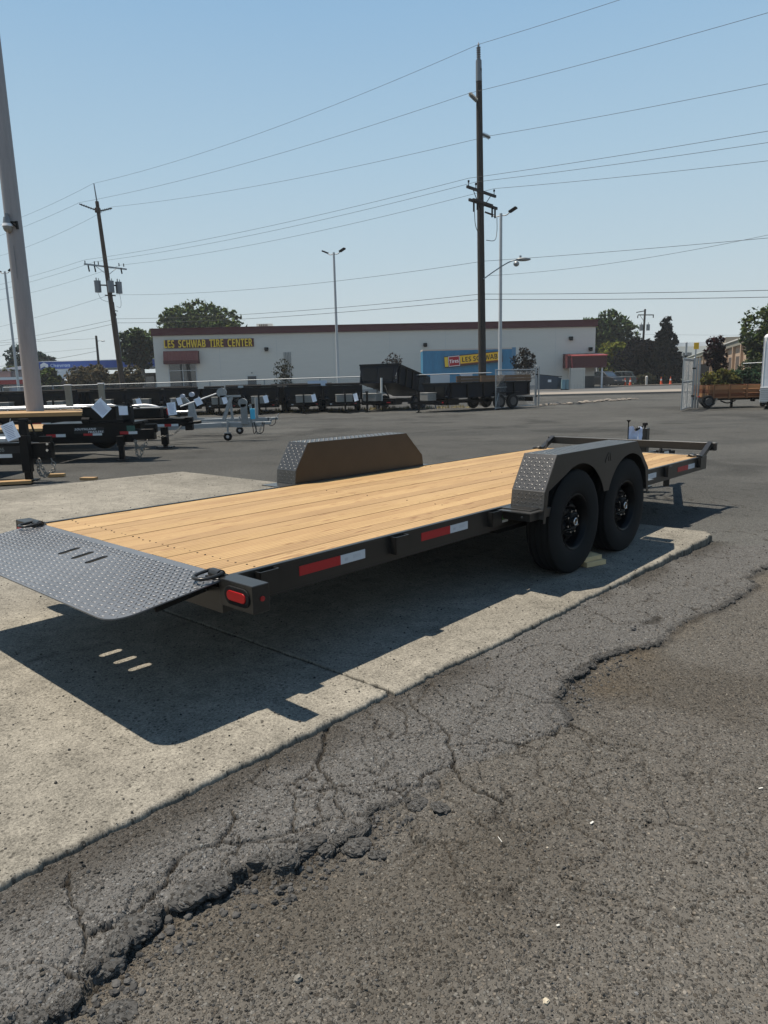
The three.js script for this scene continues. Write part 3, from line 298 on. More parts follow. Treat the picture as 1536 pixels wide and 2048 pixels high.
{
  const T = thing('flatbed_trailer', 'charcoal tandem axle flatbed tilt trailer with new pine deck, nearest to the viewer', 'trailer', TRAILER, YAW); T.rotation.z = -0.0104;
  const L = 6.41, W = 2.065, R = rng(31);
  // deck planks, each its own board
  const n = 15, pw = (W - 0.062) / n;
  for (let k = 0; k < n; k++) {
    const g = rbox(L - 0.012, 0.038, pw - 0.0018 - 0.002 * R(), 0, 0, 0, 0.002, 1), uv = g.attributes.uv, p = g.attributes.position, u0 = R(), v0 = k * 0.37 + R() * 0.2; for (let i = 0; i < p.count; i++) uv.setXY(i, u0 + p.getX(i) / 3.6, v0 + (p.getZ(i) + p.getY(i) * 0.7) / 0.95);
    g.rotateX((R() - 0.5) * 0.012); const d = D(L / 2, 0.031 + (k + 0.5) * pw, -0.0195 + (R() - 0.5) * 0.003); g.translate(...d); part('plank', g, woodMats[k % 5], T);
  }
  { // screw heads along the cross members
    const gs = []; for (const x of [0.17, 2.1, 3.9, 5.75]) for (let k = 0; k < n; k++) for (const q of [0.24, 0.7]) { if (x > 1 && R() < 0.55) continue; const d = D(x + (R() - 0.5) * 0.03, 0.031 + (k + q + (R() - 0.5) * 0.08) * pw, 0.0); gs.push(new THREE.CylinderGeometry(0.0052, 0.0052, 0.003, 8).translate(d[0], d[1], d[2])); }
    const sc = part('screw_heads', gs, M.blackMatte, T); sc.userData.kind = 'stuff';
  }
  // frame: side rails (channel with top lip), cross members, rear and front headers
  for (const [y0, s] of [[0, 1], [W, -1]]) part('side_rail', [span(0.0, L + 0.02, DK - 0.145, DK + 0.004, -(y0 + s * 0.0) - (s > 0 ? 0.012 : 0), -(y0) + (s > 0 ? 0 : 0.012), 0.002), span(0.0, L + 0.02, DK - 0.008, DK + 0.005, s > 0 ? -0.029 : -W, s > 0 ? 0.001 : -W + 0.029, 0.003), span(0, L, DK - 0.145, DK - 0.137, s > 0 ? -0.055 : -W, s > 0 ? 0.002 : -W + 0.055)], M.charcoal, T);
  part('cross_members', [0.1, 0.75, 1.4, 2.05, 2.7, 3.35, 4.0, 4.65, 5.3, 5.95].map((x) => span(x, x + 0.05, DK - 0.12, DK - 0.04, -W + 0.02, -0.02)), M.blackMatte, T);
  part('chassis_beam', [span(0.2, 6.2, DK - 0.24, DK - 0.14, -0.62, -0.55), span(0.2, 6.2, DK - 0.24, DK - 0.14, -1.52, -1.45)], M.blackMatte, T);
  part('front_header', span(L, L + 0.05, DK - 0.15, DK + 0.004, -W, 0, 0.004), M.charcoal, T);
  // rear light bar standing out past both rails
  part('rear_bar', [span(-0.062, 0.03, DK - 0.118, DK + 0.008, -0.01, 0.235, 0.004), span(-0.062, 0.03, DK - 0.118, DK + 0.008, -W - 0.235, -W + 0.01, 0.004), span(-0.055, 0.028, DK - 0.16, DK - 0.042, -W, 0.0), span(-0.03, 0.004, DK - 0.05, DK - 0.008, -W + 0.01, -0.01)], M.charcoal, T);
  for (const zc of [0.128, -W - 0.128]) { // oval stop lamps in black grommets
    const oval = (w, h, d, x) => { const s = new THREE.Shape(), r = h / 2, a = w / 2 - r; s.absarc(a, 0, r, -1.5708, 1.5708, false); s.absarc(-a, 0, r, 1.5708, 4.7124, false); return new THREE.ExtrudeGeometry(s, { depth: d, bevelEnabled: true, bevelSize: 0.003, bevelThickness: 0.003, bevelSegments: 2, curveSegments: 12 }).rotateY(-Math.PI / 2).translate(x, DK - 0.055, zc); };
    const lamp = part('stop_lamp', oval(0.128, 0.04, 0.004, -0.0665), new THREE.MeshPhysicalMaterial({ color: rgb(0.3, 0.003, 0.005), roughness: 0.3, specularIntensity: 0.5 }), T);
    part('grommet', oval(0.172, 0.078, 0.004, -0.0625), M.blackMatte, lamp);
  }
  part('side_lamp', cylZ(0.012, 0.006, -0.012, DK - 0.055, 0.2375, 14), M.red, T);
  // knife edge ramp of tread plate
  const rampY = (x) => DK - 0.004 + (x < -0.05 ? (x + 0.05) * 0.13 : 0), x0 = -0.575, rc = 0.13;
  {
    const s = new THREE.Shape(); s.moveTo(-0.002, -0.0); s.lineTo(-0.002, W); s.lineTo(x0 + rc, W); s.quadraticCurveTo(x0, W, x0, W - rc); s.lineTo(x0, rc); s.quadraticCurveTo(x0, 0, x0 + rc, 0); s.closePath();
    for (const yc of [1.2, 1.04, 0.885]) { const h = new THREE.Path(); h.absarc(-0.16, yc, 0.022, -1.5708, 1.5708, false); h.absarc(-0.24, yc, 0.022, 1.5708, 4.7124, false); h.closePath(); s.holes.push(h); }
    const g = new THREE.ExtrudeGeometry(s, { depth: 0.006, bevelEnabled: false, curveSegments: 12 }), p = g.attributes.position;
    for (let i = 0; i < p.count; i++) { const x = p.getX(i), y = p.getY(i), z = p.getZ(i); p.setXYZ(i, x, rampY(x) + z, -y); } g.computeVertexNormals();
    const ramp = part('ramp', g, M.tread, T);
    const lg = part('tread_lugs', lugs(18, 66, 0.0292, 0.0312, (u, v) => [[-0.045 - u, rampY(-0.045 - u) + 0.0055, -v], [0.13, 1, 0], [1, 0, 0]], (u, v) => { const x = -0.045 - u; if (x < x0 + 0.012) return false; const cx = x0 + rc - x; for (const c of [rc - v, v - (W - rc)]) if (cx > 0 && c > 0 && Math.hypot(cx, c) > rc - 0.012) return false; for (const yc of [1.2, 1.04, 0.885]) if (Math.abs(v - yc) < 0.03 && Math.abs(x + 0.2) < 0.075) return false; return v > 0.012 && v < W - 0.012; }), M.tread, ramp); lg.userData.kind = 'stuff';
    part('ramp_frame', [bar([-0.06, DK - 0.05, -0.12], [-0.3, DK - 0.1, -0.16], 0.02, 0.05), bar([-0.06, DK - 0.05, -W + 0.12], [-0.3, DK - 0.1, -W + 0.16], 0.02, 0.05), span(-0.05, -0.0, DK - 0.1, DK - 0.05, -W + 0.02, -0.02)], M.blackMatte, T);
  }
  // lashing rings
  const dring = (x, y, lx) => { const d = D(x, y, 0.0); const g = new THREE.Group(); g.name = 'lashing_ring'; g.position.set(...d); g.rotation.y = lx; T.add(g);
    part('ring', [tube([[0.0, 0.022, 0.048], [-0.05, 0.016, 0.052], [-0.1, 0.012, 0.036], [-0.112, 0.012, 0], [-0.1, 0.012, -0.036], [-0.05, 0.016, -0.052], [0.0, 0.022, -0.048]], 0.0085, 40, 8), rod([0, 0.022, -0.048], [0, 0.022, 0.048], 0.0085)], M.charcoal, g);
    part('ring_clamp', [new THREE.CylinderGeometry(0.026, 0.026, 0.066, 20, 1, false, 0, Math.PI).rotateX(Math.PI / 2).rotateZ(Math.PI / 2 - 0.0).translate(0, 0.008, 0), span(-0.04, 0.04, 0, 0.006, -0.033, 0.033)], M.charcoal, g); };
  dring(-0.035, 0.06, 0); dring(-0.035, W - 0.06, 0); dring(L - 0.16, 0.1, Math.PI * 0.5); dring(L - 0.16, W - 0.1, -Math.PI * 0.5);
  // stake pockets along both rails
  for (const x of [0.19, 1.15, 2.13, 5.25, 6.2]) for (const s of [0, 1]) { if (s && (x > 2 && x < 3)) continue; const zo = s ? -W : 0, k = s ? -1 : 1, z0 = Math.min(zo, zo + k * 0.042), z1 = Math.max(zo, zo + k * 0.042), a = x - 0.058, b = x + 0.058; part('stake_pocket', [span(a, a + 0.006, DK - 0.105, DK - 0.004, z0, z1), span(b - 0.006, b, DK - 0.105, DK - 0.004, z0, z1), s ? span(a, b, DK - 0.105, DK - 0.004, z0, z0 + 0.006) : span(a, b, DK - 0.105, DK - 0.004, z1 - 0.006, z1)], M.charcoal, T); }
  // reflective tape
  const faint = canvasTex(256, 64, (c, w, h) => { c.fillStyle = '#c3c9cd'; c.fillRect(0, 0, w, h); c.fillStyle = '#aeb4ba'; for (let i = 0; i < 9; i++) c.fillRect(128 + i * 9, 16, 5, 26); c.fillRect(40, 26, 34, 20); c.strokeStyle = '#b2b8be'; for (let i = 0; i < 12; i++) { c.beginPath(); c.moveTo(0, i * 6); c.lineTo(w, i * 6 + 3); c.stroke(); } });
  const tapeW = new THREE.MeshStandardMaterial({ map: faint, color: rgb(0.9, 0.9, 0.92), roughness: 0.3 });
  const tape = (a, m, b, top, h = 0.05) => { part('red_tape', span(a, m, DK + top - h, DK + top, 0, 0.0018), M.tapeRed, T); const g = new THREE.BoxGeometry(b - m, h, 0.0018).translate((m + b) / 2, DK + top - h / 2, 0.0009); part('white_tape', g, tapeW, T); };
  tape(0.405, 0.693, 0.88, -0.036); tape(1.368, 1.655, 1.843, -0.03); tape(5.569, 5.874, 6.072, -0.048); tape(4.5, 4.7, 4.994, -0.037);
  { // warning sticker by the fender step
    const g = extrude([[0, 0], [0.09, 0], [0.05, 0.075]], 0.0015); part('warning_sticker', [g.translate(2.235, DK - 0.085, 0.0005)], M.green, T); part('sticker_base', span(2.225, 2.325, DK - 0.105, DK - 0.088, 0, 0.0018), M.tapeWhite, T);
  }
  // fenders
  const fender = (dx, zin, zout, near) => {
    const F = new THREE.Group(); F.name = 'fender'; T.add(F); const P = [[2.345, -0.07], [2.362, 0.115], [2.515, 0.352], [3.86, 0.352], [4.112, 0.112], [4.135, -0.07]].map(([x, z]) => [x + dx, z + DK]);
    const z0 = Math.min(zin, zout), z1 = Math.max(zin, zout), th = 0.004;
    const sheet = []; for (let i = 0; i < 5; i++) sheet.push(bar([P[i][0], P[i][1], (z0 + z1) / 2], [P[i + 1][0], P[i + 1][1], (z0 + z1) / 2], z1 - z0, th)); for (let i = 1; i < 5; i++) sheet.push(cylZ(th * 0.6, z1 - z0, P[i][0], P[i][1], (z0 + z1) / 2, 10));
    const top = part('fender_top', sheet, M.fenderTread, F);
    const ls = []; for (let i = 0; i < 5; i++) { const a = V([P[i][0], P[i][1], 0]), b = V([P[i + 1][0], P[i + 1][1], 0]), d = b.clone().sub(a), len = d.length(); d.normalize(); const nr = [-d.y, d.x, 0]; ls.push(lugs(Math.floor((len - 0.008) / 0.0285), Math.floor((z1 - z0 - 0.006) / 0.03), 0.0285, 0.03, (u, v) => [[a.x + d.x * (u + 0.004) + nr[0] * 0.0016, a.y + d.y * (u + 0.004) + nr[1] * 0.0016, z0 + 0.004 + v], nr, [d.x, d.y, 0]])); }
    const lg = part('tread_lugs', ls, M.fenderTread, F); lg.userData.kind = 'stuff';
    // outer skirt with two wheel arches, inner plate solid
    const hx = [2.872 + dx, 3.744 + dx], hy = DK - 0.168, ar = 0.435, pts = [[P[0][0], P[0][1] - 0.03], [P[1][0], P[1][1]], [P[2][0], P[2][1]], [P[3][0], P[3][1]], [P[4][0], P[4][1]], [P[5][0], P[5][1] - 0.03], [P[5][0] - 0.03, P[5][1] - 0.03]];
    const xr = hx[1] + ar - 0.01; pts.pop(); const arc = []; const edge = (cx, a0, a1) => { for (let k = 0; k <= 18; k++) { const a = a0 + (a1 - a0) * k / 18; arc.push([cx + Math.cos(a) * ar, hy + Math.sin(a) * ar * 0.99]); } };
    const mid = (hx[0] + hx[1]) / 2, am = Math.acos((mid + 0.04 - hx[1]) / ar), an = Math.acos((mid - 0.04 - hx[0]) / ar);
    const a5 = Math.min(1.2, Math.acos(Math.min(1, (P[5][0] - 0.075 - hx[1]) / ar))); arc.push([P[5][0] - 0.035, P[5][1] - 0.03], [P[4][0] - 0.06, P[4][1]]); edge(hx[1], a5 + 0.35, am); edge(hx[0], an, Math.PI - a5 - 0.35); arc.push([P[1][0] + 0.05, P[1][1]], [P[0][0] + 0.03, P[0][1] - 0.03]);
    const skirt = extrude([...pts, ...arc], 0.004); part('fender_skirt', skirt.translate(0, 0, near ? z1 - 0.001 : z0 - 0.003), M.charcoal, F);
    const inner = extrude([[P[0][0], DK - 0.02], ...P.slice(1, 5), [P[5][0], DK - 0.02]], 0.004); part('fender_inner', inner.translate(0, 0, near ? z0 - 0.004 : z1), M.brownSteel, F);
    part('fender_brace', span(2.18 + dx, 2.345 + dx, DK - 0.012, DK - 0.004, z0, z1), M.fenderTread, F); part('fender_brace', span(4.14 + dx, 4.26 + dx, DK - 0.012, DK - 0.004, z0, z1), M.fenderTread, F);
    if (near) { // two slanted bars cut as a mark in the skirt
      part('fender_mark', [bar([3.27, DK + 0.235, z1 + 0.005], [3.325, DK + 0.3, z1 + 0.005], 0.003, 0.018), bar([3.335, DK + 0.24, z1 + 0.005], [3.325, DK + 0.298, z1 + 0.005], 0.003, 0.018), bar([3.37, DK + 0.24, z1 + 0.005], [3.35, DK + 0.3, z1 + 0.005], 0.003, 0.016)], M.charcoal, F); }
  };
  fender(0, 0.012, 0.262, true); fender(-0.16, -W - 0.02, -W - 0.27, false);
  part('fender_step', [span(2.24, 2.72, DK - 0.075, DK - 0.012, 0.012, 0.225, 0.004), span(2.24, 2.36, DK - 0.004, DK + 0.004, 0.0, 0.23, 0.002)], M.charcoal, T); part('step_bolt', cylX(0.009, 0.012, 2.237, DK - 0.045, 0.17, 6), M.chrome, T);
  // axles and wheels
  for (const x of [2.872, 3.744]) { part('axle', [cylZ(0.04, W + 0.1, x, DK - 0.19, -W / 2, 14)], M.blackMatte, T); makeWheel(T, x, DK - 0.168, 0.14, 1); makeWheel(T, x - 0.16, DK - 0.168, -W - 0.14, -1); }
  part('spring_hanger', [span(2.3, 4.3, DK - 0.2, DK - 0.145, -0.14, -0.06), span(2.3, 4.3, DK - 0.2, DK - 0.145, -W + 0.06, -W + 0.14)], M.blackMatte, T);
  // front bump rail on raked posts
  const rx = 6.665, ry = DK + 0.085; part('front_rail', span(rx - 0.025, rx + 0.025, ry - 0.045, ry + 0.045, -W - 0.03, 0.035, 0.006), M.charcoal, T);
  for (const z of [-0.035, -W + 0.035]) part('rail_post', bar([L - 0.03, DK - 0.01, z], [rx, ry + 0.035, z], 0.05, 0.05), M.charcoal, T);
  // drawbar, jack and coupler ahead of the deck
  part('drawbar', [bar([5.6, DK - 0.2, -0.12], [7.9, DK - 0.17, -W / 2 + 0.05], 0.06, 0.12), bar([5.6, DK - 0.2, -W + 0.12], [7.9, DK - 0.17, -W / 2 - 0.05], 0.06, 0.12)], M.charcoal, T);
  part('coupler', [span(7.8, 8.05, DK - 0.22, DK - 0.1, -W / 2 - 0.06, -W / 2 + 0.06, 0.01), bar([7.95, DK - 0.16, -W / 2], [8.25, DK - 0.16, -W / 2], 0.08, 0.06)], M.blackMatte, T);
  part('gusset', extrude([[0, 0], [0.26, 0], [0.09, 0.19]], 0.02).translate(6.75, DK - 0.14, -0.97), M.blackMatte, T); part('gusset', [extrude([[0, 0], [0.2, 0], [0.14, 0.17]], 0.02).translate(7.0, DK - 0.14, -0.78)], M.blackMatte, T);
  const jz = -1.03; part('jack', [span(7.2, 7.29, DK - 0.38, DK + 0.235, jz - 0.045, jz + 0.045, 0.006), span(7.215, 7.275, 0.06, DK - 0.38, jz - 0.03, jz + 0.03), span(7.15, 7.34, 0.045, 0.06, jz - 0.09, jz + 0.09)], M.charcoal, T);
  part('jack_crank', [rod([7.24, DK + 0.235, jz], [7.24, DK + 0.285, jz], 0.012), tube([[7.24, DK + 0.28, jz], [7.16, DK + 0.262, jz + 0.0], [7.0, DK + 0.25, jz + 0.02]], 0.008, 16), rod([7.0, DK + 0.25, jz + 0.02], [6.9, DK + 0.235, jz + 0.03], 0.017), rbox(0.06, 0.035, 0.05, 7.24, DK + 0.285, jz)], M.blackMatte, T);
  part('safety_pin', [rod([6.72, DK - 0.15, jz], [6.72, DK + 0.36, jz], 0.007), new THREE.ConeGeometry(0.03, 0.035, 12).rotateX(Math.PI).translate(6.72, DK + 0.345, jz)], M.blackMatte, T);
  part('tie_hook', bar([6.28, DK, -W + 0.14], [6.33, DK + 0.1, -W + 0.14], 0.02, 0.012), M.charcoal, T);
}
const toWorld = (x, y, z) => { const v = new THREE.Vector3(x, y + DK, -z).applyEuler(new THREE.Euler(0, 0, -0.0104)).applyAxisAngle(new THREE.Vector3(0, 1, 0), YAW).add(V(TRAILER)); return [v.x, v.y, v.z]; };
// the paper sleeve tied to the jack
function paperTag(name, label, pos, w, h, ry, rz, text, group) {
  const t = canvasTex(256, 256, (c, W, H) => { c.fillStyle = '#dfe6f2'; c.fillRect(0, 0, W, H); c.fillStyle = '#8d97b4'; if (text) for (let i = 0; i < 9; i++) c.fillRect(34 + (i % 3) * 8, 26 + i * 24, 120 + ((i * 53) % 60), 8); });
  const g = new THREE.PlaneGeometry(w, h, 8, 8), p = g.attributes.position; for (let i = 0; i < p.count; i++) p.setZ(i, 0.03 * w * Math.sin(p.getX(i) / w * 4 + p.getY(i) / h * 3) + 0.05 * w * Math.pow(p.getY(i) / h, 2)); g.computeVertexNormals();
  const G = thing(name, label, 'sales tag', pos, ry, group); const m = part('sheet', g, new THREE.MeshStandardMaterial({ map: t, roughness: 0.6, side: THREE.DoubleSide }), G); m.rotation.z = rz; part('tie', rod([0, h * 0.45, 0], [0.02, h * 0.75, -0.01], 0.003), M.white, G); return G;
}
{
  const q = toWorld(6.95, 0.175, 1.03), sheet = (s) => { const g = new THREE.PlaneGeometry(0.145, 0.21, 10, 12), p = g.attributes.position; for (let i = 0; i < p.count; i++) { const x = p.getX(i), y = p.getY(i), k = vn(x * 26 + 9 * s + 9, y * 26 + 9), tp = 1 - 0.4 * sm(0.0, 0.11, y); p.setXYZ(i, x * tp, y - 0.03 * Math.pow(Math.abs(x) / 0.07, 3), 0.03 * (k - 0.5) + 0.35 * x * x * s); } g.computeVertexNormals(); return g; };
  const g = merged([sheet(1).rotateZ(0.2).translate(-0.055, 0, 0), sheet(-1).rotateZ(-0.28).translate(0.06, -0.01, -0.02)]);
  const G = thing('paper_sleeve', 'white plastic document sleeve tied to the jack of the flatbed trailer', 'document sleeve', q, 0.3); part('sleeve', g, std(0.6, 0.65, 0.82, 0.4, 0, { side: THREE.DoubleSide }), G); part('tie', rod([0.0, -0.06, 0.05], [0.03, 0.1, 0.02], 0.004), M.white, G);
}
{ // wheel chock: offcut of lumber against the rear wheel
  const q = [1.578, 0, -5.278]; const g = rbox(0.2, 0.038, 0.16, 0, 0.021, 0, 0.003, 1), g2 = rbox(0.19, 0.034, 0.12, -0.015, 0.058, -0.005, 0.003, 1); solo('wood_block', 'short pine offcut wedged against the rear wheel of the flatbed', 'wood block', [g, g2.rotateZ(0.02)], std(0.6, 0.46, 0.25, 0.75, 0, { map: wearA }), null, q, 0.5);
}
// ---------- roads, walks and the neighbouring lots ----------
const GY = -0.1;
{
  const strip = (pts, y0, y1) => { const s = extrude(pts.map(([x, z]) => [x, -z]), y1 - y0, [], 0); return s.rotateX(-Math.PI / 2).translate(0, y0, 0); };
  struct('sidewalk', strip([[3, -54.5], [24.5, -53.4], [30, -57], [33.5, -64], [36.5, -74], [34.5, -75], [31.5, -68], [27.5, -62], [22, -60], [3, -61.5]], GY - 0.1, GY + 0.12), M.concreteFar).userData.label = 'pale concrete sidewalk curving along the street behind the yard gate';
  struct('street_kerb', strip([[24, -84], [34, -86.2], [46, -91], [47, -90], [35, -85.2], [24, -83]], GY - 0.1, GY + 0.14), M.concreteFar).userData.label = 'low pale kerb beyond the street in front of the parked cars';
  struct('street', strip([[25, -52], [110, -40], [160, -60], [46, -88], [36, -82], [35, -72], [30, -58]], GY + 0.002, GY + 0.006), std(0.08, 0.083, 0.09, 0.85)).userData.label = 'blue-grey street running off to the right beyond the gate';
  struct('tire_shop_lot', strip([[-30, -62], [22, -60.5], [31, -70], [40, -92], [-30, -92]], GY + 0.002, GY + 0.005), std(0.1, 0.1, 0.098, 0.88, 0, { map: wearB })).userData.label = 'grey asphalt lot around the cream tire shop';
  struct('lawn', strip([[36, -91], [46, -93], [90, -110], [90, -160], [30, -140]], GY + 0.01, GY + 0.05), std(0.055, 0.07, 0.03, 0.95)).userData.label = 'dry green verge under the dark trees across the street';
  // broken concrete rubble line by the gate post
  const R = rng(8), gs = []; for (let i = 0; i < 90; i++) { const t = R(), x = 8.2 + t * 7.6, z = -37.2 - t * 6.3 + (R() - 0.5) * 1.1, s = 0.05 + 0.16 * R() * R(); gs.push(new THREE.IcosahedronGeometry(s, 0).scale(1.4, 0.5, 1).rotateY(R() * 3).translate(x, GY + s * 0.2, z)); }
  const rb = solo('rubble', 'pale broken concrete rubble strewn beside the gate post', 'rubble', gs, M.concreteFar); rb.userData.kind = 'stuff';
  const gs2 = []; for (let i = 0; i < 700; i++) { const x = -15 + R() * 20, z = -36.5 - R() * 1.6, h = 0.05 + 0.18 * R(); gs2.push(new THREE.ConeGeometry(0.02 + 0.03 * R(), h, 4).rotateZ((R() - 0.5) * 0.8).translate(x, GY + h / 2, z)); }
  const wd = solo('weeds', 'dry yellow weeds growing under the row of dump trailers', 'weeds', gs2, std(0.19, 0.16, 0.07, 0.95)); wd.userData.kind = 'stuff';
}
// ---------- the tire shop ----------
{
  const B = thing('tire_shop', 'long cream tire shop with maroon roof band and yellow letters', 'building', [-24.5, GY, -78.3], 0.0554);
  const W = 48.75, H = 7.35, DP = 22, y = (v) => v - GY; // facade is at local z = 0
  part('wall', [span(0, W, 0, y(6.66), -DP, 0), span(0.004, W - 0.004, y(6.66), y(7.2), -DP + 0.01, -0.06)], M.stucco, B);
  part('cornice', [span(-0.12, W + 0.16, y(6.68), y(7.32), -0.1, 0.22), span(-0.12, 0.06, y(6.68), y(7.32), -DP, -0.1), span(W - 0.06, W + 0.16, y(6.68), y(7.32), -DP, -0.1), span(-0.2, W + 0.26, y(7.32), y(7.42), -0.12, 0.32)], M.maroon, B);
  part('wall_base', span(-0.01, W + 0.01, 0, 0.5, -0.5, 0.02), std(0.3, 0.29, 0.27, 0.9), B);
  for (const u of [7, 13.2, 19.4, 25.6, 31.8, 38, 44.2]) part('control_joint', span(u, u + 0.05, 0.5, y(6.6), 0.0, 0.006), std(0.5, 0.49, 0.46, 0.9), B);
  const sg = part('sign_panel', span(1.3, 10.8, y(5.32), y(6.2), 0.0, 0.1), M.maroonSign, B);
  { const g = new TextGeometry('LES  SCHWAB  TIRE  CENTER', { font, size: 0.82, depth: 0.12, curveSegments: 4 }); g.computeBoundingBox(); const b = g.boundingBox; g.translate(-b.min.x, -b.min.y, 0).scale(9.45 / (b.max.x - b.min.x), 0.84 / (b.max.y - b.min.y), 1).translate(1.2, y(5.34), 0.14); part('lettering', g, M.gold, sg); }
  { // shop awning with standing seams
    const prof = [[0, 0], [0.05, 0], [0.95, -1.0], [0.95, -1.38], [0, -1.38]]; const g = extrude(prof, 3.7).rotateY(-Math.PI / 2).translate(0, 0, 0); g.scale(-1, 1, 1); const ix = g.attributes.position; const q = []; part('awning', [box(3.72, 0.36, 0.86, 2.98, y(3.82), 0.45), box(3.7, 1.0, 0.6, 2.98, y(4.49), 0.3)], M.maroon, B);
    for (let k = 0; k < 12; k++) part('awning_seam_panel', bar([1.13 + 0.155 + k * 0.3085, y(5.0), 0.62], [1.13 + 0.155 + k * 0.3085, y(3.98), 0.85], 0.298, 0.03 + (k % 2) * 0.012), M.maroon, B); }
  const wnd = part('window', [span(1.45, 4.4, y(3.62), y(3.7), -0.02, 0.05), span(1.45, 4.4, y(0.3), y(0.4), -0.02, 0.05), span(1.4, 1.5, y(0.3), y(3.7), -0.02, 0.05), span(4.34, 4.44, y(0.3), y(3.7), -0.02, 0.05), span(2.9, 2.97, y(0.4), y(3.62), -0.015, 0.045), span(1.5, 4.34, y(2.9), y(2.97), -0.014, 0.044), span(1.5, 4.34, y(1.05), y(1.13), -0.014, 0.044)], M.whitePole, B);
  for (const [a, b] of [[1.5, 2.9], [2.97, 4.34]]) for (const [c, d] of [[0.4, 1.05], [1.13, 2.9], [2.97, 3.62]]) part('pane', span(a, b, y(c), y(d), 0.0, 0.02), M.glass, wnd);
  const dr = part('door', span(9.9, 10.85, 0.05, y(2.15), 0.0, 0.05), std(0.06, 0.06, 0.06, 0.6), B); part('door_frame', [span(9.8, 9.9, 0.05, y(2.25), 0, 0.07), span(10.85, 10.95, 0.05, y(2.25), 0, 0.07), span(9.9, 10.85, y(2.15), y(2.25), 0, 0.07)], M.pale, dr); part('door_light', cylY(0.06, 0.1, 10.4, y(2.5), 0.1), M.black, B);
  for (let k = 0; k < 5; k++) part('conduit', [rod([14.0 + k * 0.17, 0.6, 0.07], [14.0 + k * 0.17, y(4.62), 0.07], 0.035), rod([14.0 + k * 0.17, y(4.6), 0.07], [14.0 + k * 0.17, y(4.6), -0.02], 0.035)], M.grey, B);
  for (const [u, v] of [[12.12, 5.03], [29.55, 5.1], [45.91, 5.45], [48.17, 4.25]]) part('wall_light', [rbox(0.42, 0.34, 0.3, u, y(v), 0.16, 0.04), bar([u, y(v) - 0.12, 0.2], [u, y(v) - 0.22, 0.36], 0.34, 0.1)], M.blackMatte, B);
  { const ru = part('rooftop_unit', [span(10.8, 12.55, y(7.2), y(7.98), -5, -3.4)], M.pale, B); for (let k = 0; k < 5; k++) part('louvre', span(11.1 + k * 0.2, 11.24 + k * 0.2, y(7.35), y(7.9), -3.4, -3.37), std(0.11, 0.085, 0.07, 0.8), ru); part('roof_hood', span(13.2, 14, y(7.2), y(7.55), -6, -5), M.pale, B); }
  part('roof', span(0.3, W - 0.3, y(6.9), y(7.0), -DP + 0.3, -0.3), M.grey, B);
  // entrance canopy at the right-hand corner
  part('entrance_awning', [bar([45.1, y(3.7), 0.05], [45.1, y(3.5), 1.7], 0.04, 0.1), span(45.08, 49.5, y(2.15), y(3.42), 1.55, 1.7), span(45.08, 45.16, y(2.15), y(3.6), 0.05, 1.6), span(49.42, 49.5, y(2.15), y(3.4), -1.0, 1.6)], M.maroon, B);
  for (let k = 0; k < 9; k++) part('awning_roof_panel', bar([45.36 + k * 0.49, y(3.72), -0.0], [45.36 + k * 0.49, y(3.5), 1.72], 0.47, 0.05 + (k % 2) * 0.02), std(0.13, 0.022, 0.022, 0.55), B);
  part('gutter', rod([45.5, y(3.46), 1.78], [49.5, y(3.46), 1.78], 0.09), std(0.34, 0.07, 0.065, 0.4), B); part('downspout', rod([45.5, y(3.3), 1.76], [45.62, y(2.1), 1.76], 0.07), std(0.3, 0.05, 0.05, 0.45), B);
  part('shop_front', [span(47.3, W + 0.01, 0.05, y(1.25), 0.0, 0.04)], std(0.03, 0.034, 0.036, 0.4), B); part('shop_post', [span(49.0, 49.15, 0, y(2.3), 1.4, 1.55)], M.white, B);
  part('entry_shade_wall', span(49.5, 53, 0, 3.2, -12, -11.7), M.blackMatte, B);
}
